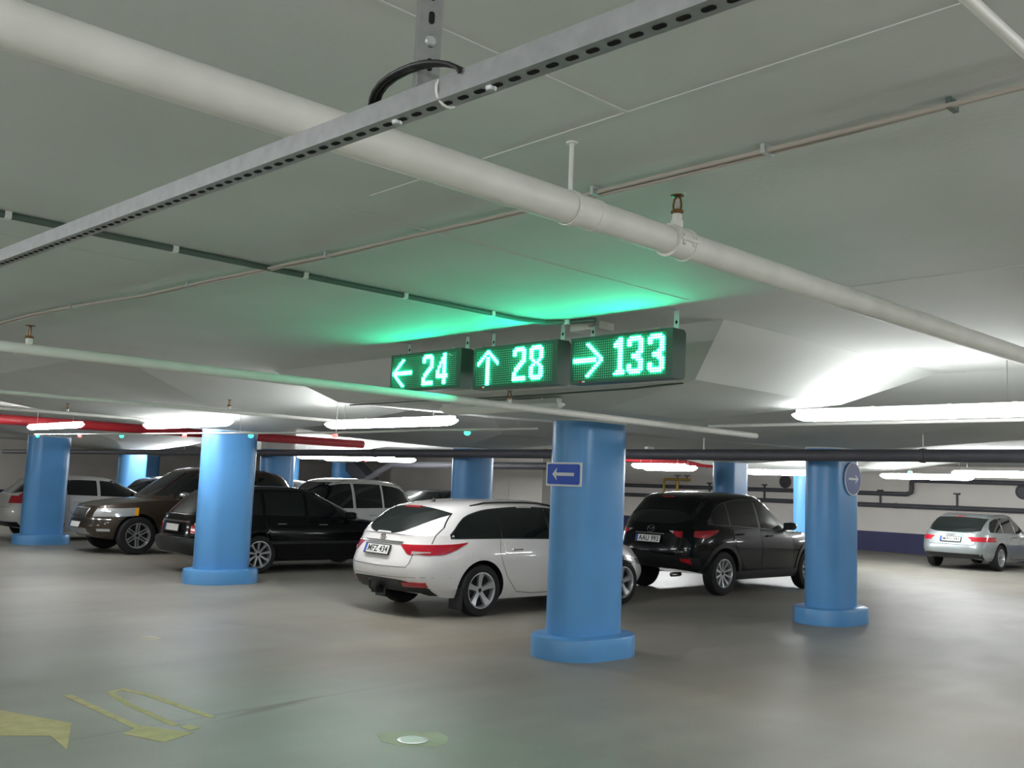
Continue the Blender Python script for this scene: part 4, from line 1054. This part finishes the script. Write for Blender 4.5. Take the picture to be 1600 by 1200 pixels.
# ============ black estate (behind the second pillar)
def black_estate():
    L, W, H = 4.98, 1.79, 1.49
    S = dict(L=L, W=W, H=H, wb=2.70, ro=1.27, R=.325, spokes=9, style='x', rim=.225,
      belt=[(0, .93), (.6, .95), (2.0, .93), (3.4, .90), (4.1, .83), (4.6, .72), (L, .64)],
      rear=[(0, .12), (.15, .02), (.35, 0), (.44, .01), (.5, .09), (.8, .12), (1, .15)],
      front=[(0, .2), (.2, .04), (.5, 0), (.8, .08), (1, .2)],
      grear=[(0, .18), (.3, .30), (.7, .50), (.9, .62), (1, .74)],
      gfront=[(0, 3.62), (.5, 3.1), (1, 2.55)],
      gwidth=[(0, .92), (.3, .87), (.7, .79), (.92, .72), (1, .65)],
      roof=[(.3, 1.43), (.8, 1.455), (1.6, 1.485), (2.2, 1.485), (2.7, 1.45)], crown=.045, nr=5, nf=3.6, gnr=4.6, gnf=3.8)
    c = Car('estate_car', (7.19, 16.0, 0), 0, 'black estate car partly hidden behind the second blue pillar', P_BLACK, S)
    for sg in (-1, 1):
        gt = crv([(.55, 1.05), (.75, 1.26), (1.1, 1.34), (1.8, 1.385), (2.35, 1.37), (2.9, 1.18), (3.3, .99)])
        gb = crv([(.55, 1.0), (1.4, .985), (3.3, .955)])
        for a, b, nm in ((.6, 1.32, 'quarter_window'), (1.38, 2.16, 'rear_window_glass'), (2.22, 3.22, 'front_window_glass')):
            c.side(sg, nm, MT['glass'], a, b, gt, gb, n=16, off=.005)
        c.side(sg, 'rear_door', P_BLACK, 1.42, 2.2, C(.935), crv([(1.42, .68), (1.55, .45), (1.75, .28), (2.2, .27)]), n=14, nv=8, off=.0035)
        c.side(sg, 'front_door', P_BLACK, 2.215, 3.3, C(.925), C(.27), n=14, nv=8, off=.0035)
        c.seam(sg, [(1.38, .96), (1.38, .66), (1.52, .43), (1.72, .26), (3.32, .26), (3.34, .92)]); c.seam(sg, [(2.207, .95), (2.207, .26)])
        c.side(sg, 'rubbing_strip', MT['trim'], 1.45, 3.3, C(.55), C(.50), n=12, nv=2, off=.012)
        c.handle(sg, 1.66, .84, MT['chrome']); c.handle(sg, 2.5, .83, MT['chrome'])
        c.corner(sg, 'tail_lamp', MT['tail_red'], 5, 66, crv([(5, .80), (66, .84)]), crv([(5, .665), (66, .70)]), off=.008)
        c.corner(sg, 'lamp_clear', MT['tail_clear'], 8, 45, C(.84), C(.79), off=.010)
        c.mirror(sg, 3.1, 1.0, P_BLACK)
        c.corner(sg, 'headlamp', MT['head'], 5, 60, C(.70), C(.60), fr=True, off=.006)
    c.rear('rear_window', MT['glass'], -.64, .64, lambda u: 1.37-.02*(u/.64)**2, lambda u: .985+.05*(abs(u)/.64)**4, n=20, nv=8, off=.005)
    c.rear('chrome_strip', MT['chrome'], -.50, .50, C(.865), C(.835), n=10, nv=2, off=.014)
    c.rear('bumper_cover', MT['trim'], -.80, .80, C(.58), C(.34), n=24, nv=5, off=.010)
    c.rear('brake_lamp', MT['tail_red'], -.12, .12, C(1.40), C(1.385), n=4, off=.012)
    c.plate(.0, .745, None, w_=.5); c.rails(.8, 2.6, .58, MT['trim'], .03)
    c.front('front_grille', MT['trim'], -.45, .45, C(.66), C(.5), off=.008); c.front('windscreen', MT['glass'], -.64, .64, C(1.39), C(.99), off=.005)
    return c
black_estate()

# ============ brown off-roader, nose toward the left
def offroader():
    L, W, H = 4.80, 1.90, 1.80
    S = dict(L=L, W=W, H=H, wb=2.86, ro=1.04, R=.375, spokes=6, style='twin', rim=.25, arch=.05, tw=.235,
      belt=[(0, 1.08), (.6, 1.12), (2.0, 1.11), (3.2, 1.09), (3.7, 1.06), (4.3, .98), (4.65, .90), (L, .85)],
      bottom=[(0, .42), (.5, .34), (1.3, .26), (L-1.3, .26), (L-.5, .28), (L, .34)],
      rear=[(0, .12), (.2, .02), (.4, 0), (.6, .05), (1, .09)],
      front=[(0, .2), (.18, .04), (.38, 0), (.5, .03), (.8, .06), (1, .15)],
      grear=[(0, .12), (.3, .2), (.7, .36), (.9, .44), (1, .56)],
      gfront=[(0, 3.55), (.5, 3.15), (1, 2.72)],
      gwidth=[(0, .93), (.3, .89), (.7, .82), (.92, .74), (1, .67)],
      roof=[(.3, 1.74), (.8, 1.775), (1.6, 1.80), (2.3, 1.795), (2.8, 1.75)], crown=.05, nr=5, nf=4.4, gnr=5, gnf=4)
    c = Car('off_roader', (7.22+4.8, 20.3, 0), PI, 'dark brown off-roader facing left between the two left pillars', P_BROWN, S)
    for sg in (-1, 1):
        gt = crv([(.5, 1.25), (.65, 1.48), (1.0, 1.60), (1.8, 1.635), (2.4, 1.62), (2.9, 1.40), (3.25, 1.16)])
        gb = crv([(.5, 1.18), (1.4, 1.16), (3.25, 1.125)])
        for a, b, nm in ((.56, 1.25, 'quarter_window'), (1.3, 2.14, 'rear_window_glass'), (2.22, 3.15, 'front_window_glass')):
            c.side(sg, nm, MT['glass'], a, b, gt, gb, n=16, off=.005)
        c.side(sg, 'front_door', P_BROWN, 2.2, 3.25, C(1.085), C(.42), n=14, nv=8, off=.0035)
        c.side(sg, 'rear_door', P_BROWN, 1.42, 2.185, C(1.09), crv([(1.42, .8), (1.6, .52), (1.8, .42), (2.18, .42)]), n=14, nv=8, off=.0035)
        c.side(sg, 'sill_cladding', MT['trim'], 1.45, 3.4, C(.41), C(.27), n=12, nv=3, off=.016)
        c.seam(sg, [(3.27, 1.09), (3.3, .7), (3.26, .42), (1.82, .40)]); c.seam(sg, [(2.193, 1.10), (2.193, .41)])
        c.handle(sg, 1.65, 1.0, MT['chrome']); c.handle(sg, 2.5, .98, MT['chrome'])
        c.corner(sg, 'headlamp', MT['head'], 2, 52, crv([(2, .89), (52, .925)]), crv([(2, .73), (52, .76)]), fr=True, xc=1.1, off=.008)
        c.corner(sg, 'amber_lamp', MT['amber'], 52, 60, C(.925), C(.77), fr=True, xc=1.1, off=.009, n=4)
        c.mirror(sg, 3.02, 1.2, MT['chrome'])
        c.corner(sg, 'tail_lamp', MT['tail_red'], 20, 70, C(1.35), C(.80), off=.006)
        c.corner(sg, 'fog_lamp', MT['head'], 8, 20, C(.50), C(.45), fr=True, off=.008, n=4)
    c.front('windscreen', MT['glass'], -.70, .70, C(1.66), C(1.17), n=18, off=.005)
    c.front('grille_frame', MT['chrome'], -.33, .33, C(.895), lambda u: .70, n=14, off=.016)
    c.front('front_grille', MT['trim'], -.30, .30, C(.875), lambda u: .72, n=12, off=.020)
    for k in range(6):
        yy = -.25+.1*k; c.front('grille_bar', MT['chrome'], yy-.006, yy+.006, C(.87), C(.725), n=1, nv=3, off=.025)
    c.emblem('bar', 0, .80, .8, True)
    c.front('chrome_strip', MT['chrome'], -.80, .80, C(.695), C(.675), n=24, nv=2, off=.010)
    c.front('bumper_cover', MT['trim'], -.70, .70, C(.66), C(.60), n=20, nv=3, off=.006)
    c.front('skid_plate', MT['alloy'], -.45, .45, lambda u: .50, lambda u: .37+.03*abs(u), n=16, off=.012)
    c.plate(0, .56, None, front=True); c.rails(.8, 2.6, .64, MT['chrome'], .035)
    c.rear('rear_window', MT['glass'], -.66, .66, C(1.62), C(1.2), off=.005)
    return c
offroader()

# ============ generic builder for the cars further back
def simple(name, loc, rz, label, p, L, W, H, wb, ro, R, spokes, sh, style='x', plate=None, rails=None, lamp='box', emb=None):
    b = sh.get('belt', .64)*H/1.0
    zb_ = sh['zb']
    S = dict(L=L, W=W, H=H, wb=wb, ro=ro, R=R, spokes=spokes, style=style, rim=R*.69,
      belt=[(0, zb_-.01), (.5, zb_+.03), (L*.4, zb_+.01), (L*.74, zb_-.03), (L*.86, zb_-.10), (L*.95, zb_-.22), (L, zb_-.30)],
      rear=sh.get('rear', [(0, .15), (.15, .04), (.38, 0), (.5, .015), (.7, .06), (1, .12)]),
      front=[(0, .2), (.2, .04), (.5, 0), (.8, .07), (1, .2)],
      grear=sh['gr'], gfront=[(0, L*.755), (.5, L*.66), (1, L*.565)],
      gwidth=[(0, .925), (.3, .875), (.7, .79), (.92, .715), (1, .65)],
      roof=[(.3, H-.07), (.8, H-.03), (L*.36, H), (L*.5, H-.008), (L*.6, H-.05)], crown=.045, nr=sh.get('nr', 4.8), nf=3.6, gnr=4.6, gnf=3.8)
    c = Car(name, loc, rz, label, p, S)
    q = sh['gr'][-1][1]
    for sg in (-1, 1):
        gt = crv([(q*.75, zb_+.12), (q+.1, H-.20), (q+.45, H-.135), (L*.36, H-.105), (L*.5, H-.12), (L*.62, H-.30), (L*.70, zb_+.05)])
        gb = crv([(q*.75, zb_+.07), (L*.3, zb_+.05), (L*.70, zb_+.02)])
        for a, b_, nm in ((q*.8, L*.27, 'quarter_window'), (L*.283, L*.44, 'rear_window_glass'), (L*.457, L*.68, 'front_window_glass')):
            c.side(sg, nm, MT['glass'], a, b_, gt, gb, n=14, off=.005)
        c.side(sg, 'rear_door', p, L*.30, L*.452, C(zb_-.01), crv([(L*.30, zb_-.28), (L*.34, .42), (L*.38, .28), (L*.452, .28)]), n=12, nv=8, off=.0035)
        c.side(sg, 'front_door', p, L*.456, L*.69, C(zb_-.02), C(.28), n=12, nv=8, off=.0035)
        c.seam(sg, [(L*.454, zb_+.01), (L*.454, .27)]); c.seam(sg, [(L*.292, zb_+.01), (L*.292, zb_-.28), (L*.335, .42), (L*.37, .265), (L*.70, .265), (L*.70, zb_-.04)])
        c.handle(sg, L*.34, zb_-.10, p if lamp != 'wide' else MT['chrome']); c.handle(sg, L*.50, zb_-.12, p)
        if lamp == 'wide': c.corner(sg, 'tail_lamp', MT['tail_red'], 0, 44, C(zb_-.055), lambda u: zb_-.17, off=.008); c.rear('tailgate_lamp', MT['tail_red'], min(sg*.42, sg*.56), max(sg*.42, sg*.56), lambda u: zb_-.06, lambda u: zb_-.06-.10*min(1, max(0.05, (abs(u)-.40)/.14)), n=6, off=.009)
        elif lamp == 'boomerang':
            c.corner(sg, 'tail_lamp', MT['tail_red'], 0, 62, lambda u: zb_+.0, lambda u: zb_-.17+.03*u/62, off=.008)
            c.patch('upper_lamp', MT['tail_red'], lambda u, v: ((.72, sg*(W/2-.42), u), (-math.cos(math.radians(v)), sg*math.sin(math.radians(v)), 0)), c.lsp(zb_-.02, H-.18, 10),
                    lambda u: 56-8*(u-zb_)/.3, lambda u: 20+8*(u-zb_)/.3, nv=4, mode='in', off=.008)
        else: c.corner(sg, 'tail_lamp', MT['tail_red'], 22, 66, C(zb_+.02), C(zb_-.25), off=.008)
        c.corner(sg, 'headlamp', MT['head'], 5, 58, C(zb_-.24), C(zb_-.34), fr=True, off=.006)
        c.mirror(sg, L*.64, zb_+.07, p)
    wz = zb_+.05
    c.rear('rear_window', MT['glass'], -.64, .64, lambda u: H-.11-.03*(u/.64)**2, lambda u: wz+.05*(abs(u)/.64)**4, n=20, nv=8, off=.005)
    c.rear('lower_bumper', MT['trim'], -.72, .72, C(.42), C(.27), n=20, nv=4, off=.007)
    c.rear('brake_lamp', MT['tail_red'], -.12, .12, C(H-.09), C(H-.103), n=4, off=.012)
    if plate: c.plate(0, zb_-.13 if lamp == 'wide' else zb_-.2, plate)
    c.rseam([(-.6, zb_-.05), (-.59, zb_-.2), (-.54, zb_-.26), (.54, zb_-.26), (.59, zb_-.2), (.6, zb_-.05)])
    if emb: c.emblem(emb, 0, zb_-.035)
    if rails: c.rails(*rails)
    c.front('windscreen', MT['glass'], -.64, .64, C(H-.10), C(zb_+.05), off=.005)
    c.front('front_grille', MT['trim'], -.45, .45, C(zb_-.32), C(zb_-.5), off=.008)
    return c
hatch = dict(zb=.95, gr=[(0, .16), (.3, .24), (.7, .42), (.9, .52), (1, .64)])
simple('estate_car', (25.35, 10.5, 0), 0, 'silver estate car near the far wall at the right edge', P_SILVER, 4.70, 1.83, 1.44, 2.81, 1.0, .33, 10,
       dict(zb=.90, gr=[(0, .16), (.3, .28), (.7, .50), (.9, .62), (1, .74)], nr=5), plate='MAH 943', lamp='wide', emb='rings', rails=(.9, 2.7, .56, P_SILVER, .02))
simple('hatchback', (6.85, 24.25, 0), 0, 'white hatchback with tall red tail lamps behind the leftmost pillar', P_WHITE2, 4.37, 1.80, 1.50, 2.65, .85, .32, 5,
       dict(zb=1.0, gr=[(0, .16), (.3, .30), (.7, .46), (.9, .52), (1, .62)]), lamp='boomerang')
simple('off_roader', (13.85, 18.2, 0), PI, 'pale off-roader with roof rails seen above the black estate bonnet', P_WHITE2, 4.35, 1.78, 1.68, 2.5, .9, .36, 5,
       dict(zb=1.02, gr=[(0, .12), (.3, .2), (.7, .36), (.9, .44), (1, .55)]), rails=(.6, 2.3, .56, MT['chrome'], .035))
simple('hatchback', (11.0, 27.6, 0), 0, 'black car roof seen behind the white hatchback, left of the brown off-roader', P_BLACK, 4.4, 1.8, 1.55, 2.65, .85, .32, 5, hatch)
simple('hatchback', (21.2, 24.3, 0), PI, 'dark car half hidden behind the pale off-roader, by the sloping beam', P_BLACK, 4.3, 1.8, 1.47, 2.6, .85, .32, 5, hatch)
simple('hatchback', (12.2, 24.0, 0), 0, 'dark distant car with red lamps left of the pale off-roader roof', P_GREY, 4.4, 1.8, 1.6, 2.65, .85, .32, 5, dict(zb=1.02, gr=hatch['gr']), lamp='boomerang')
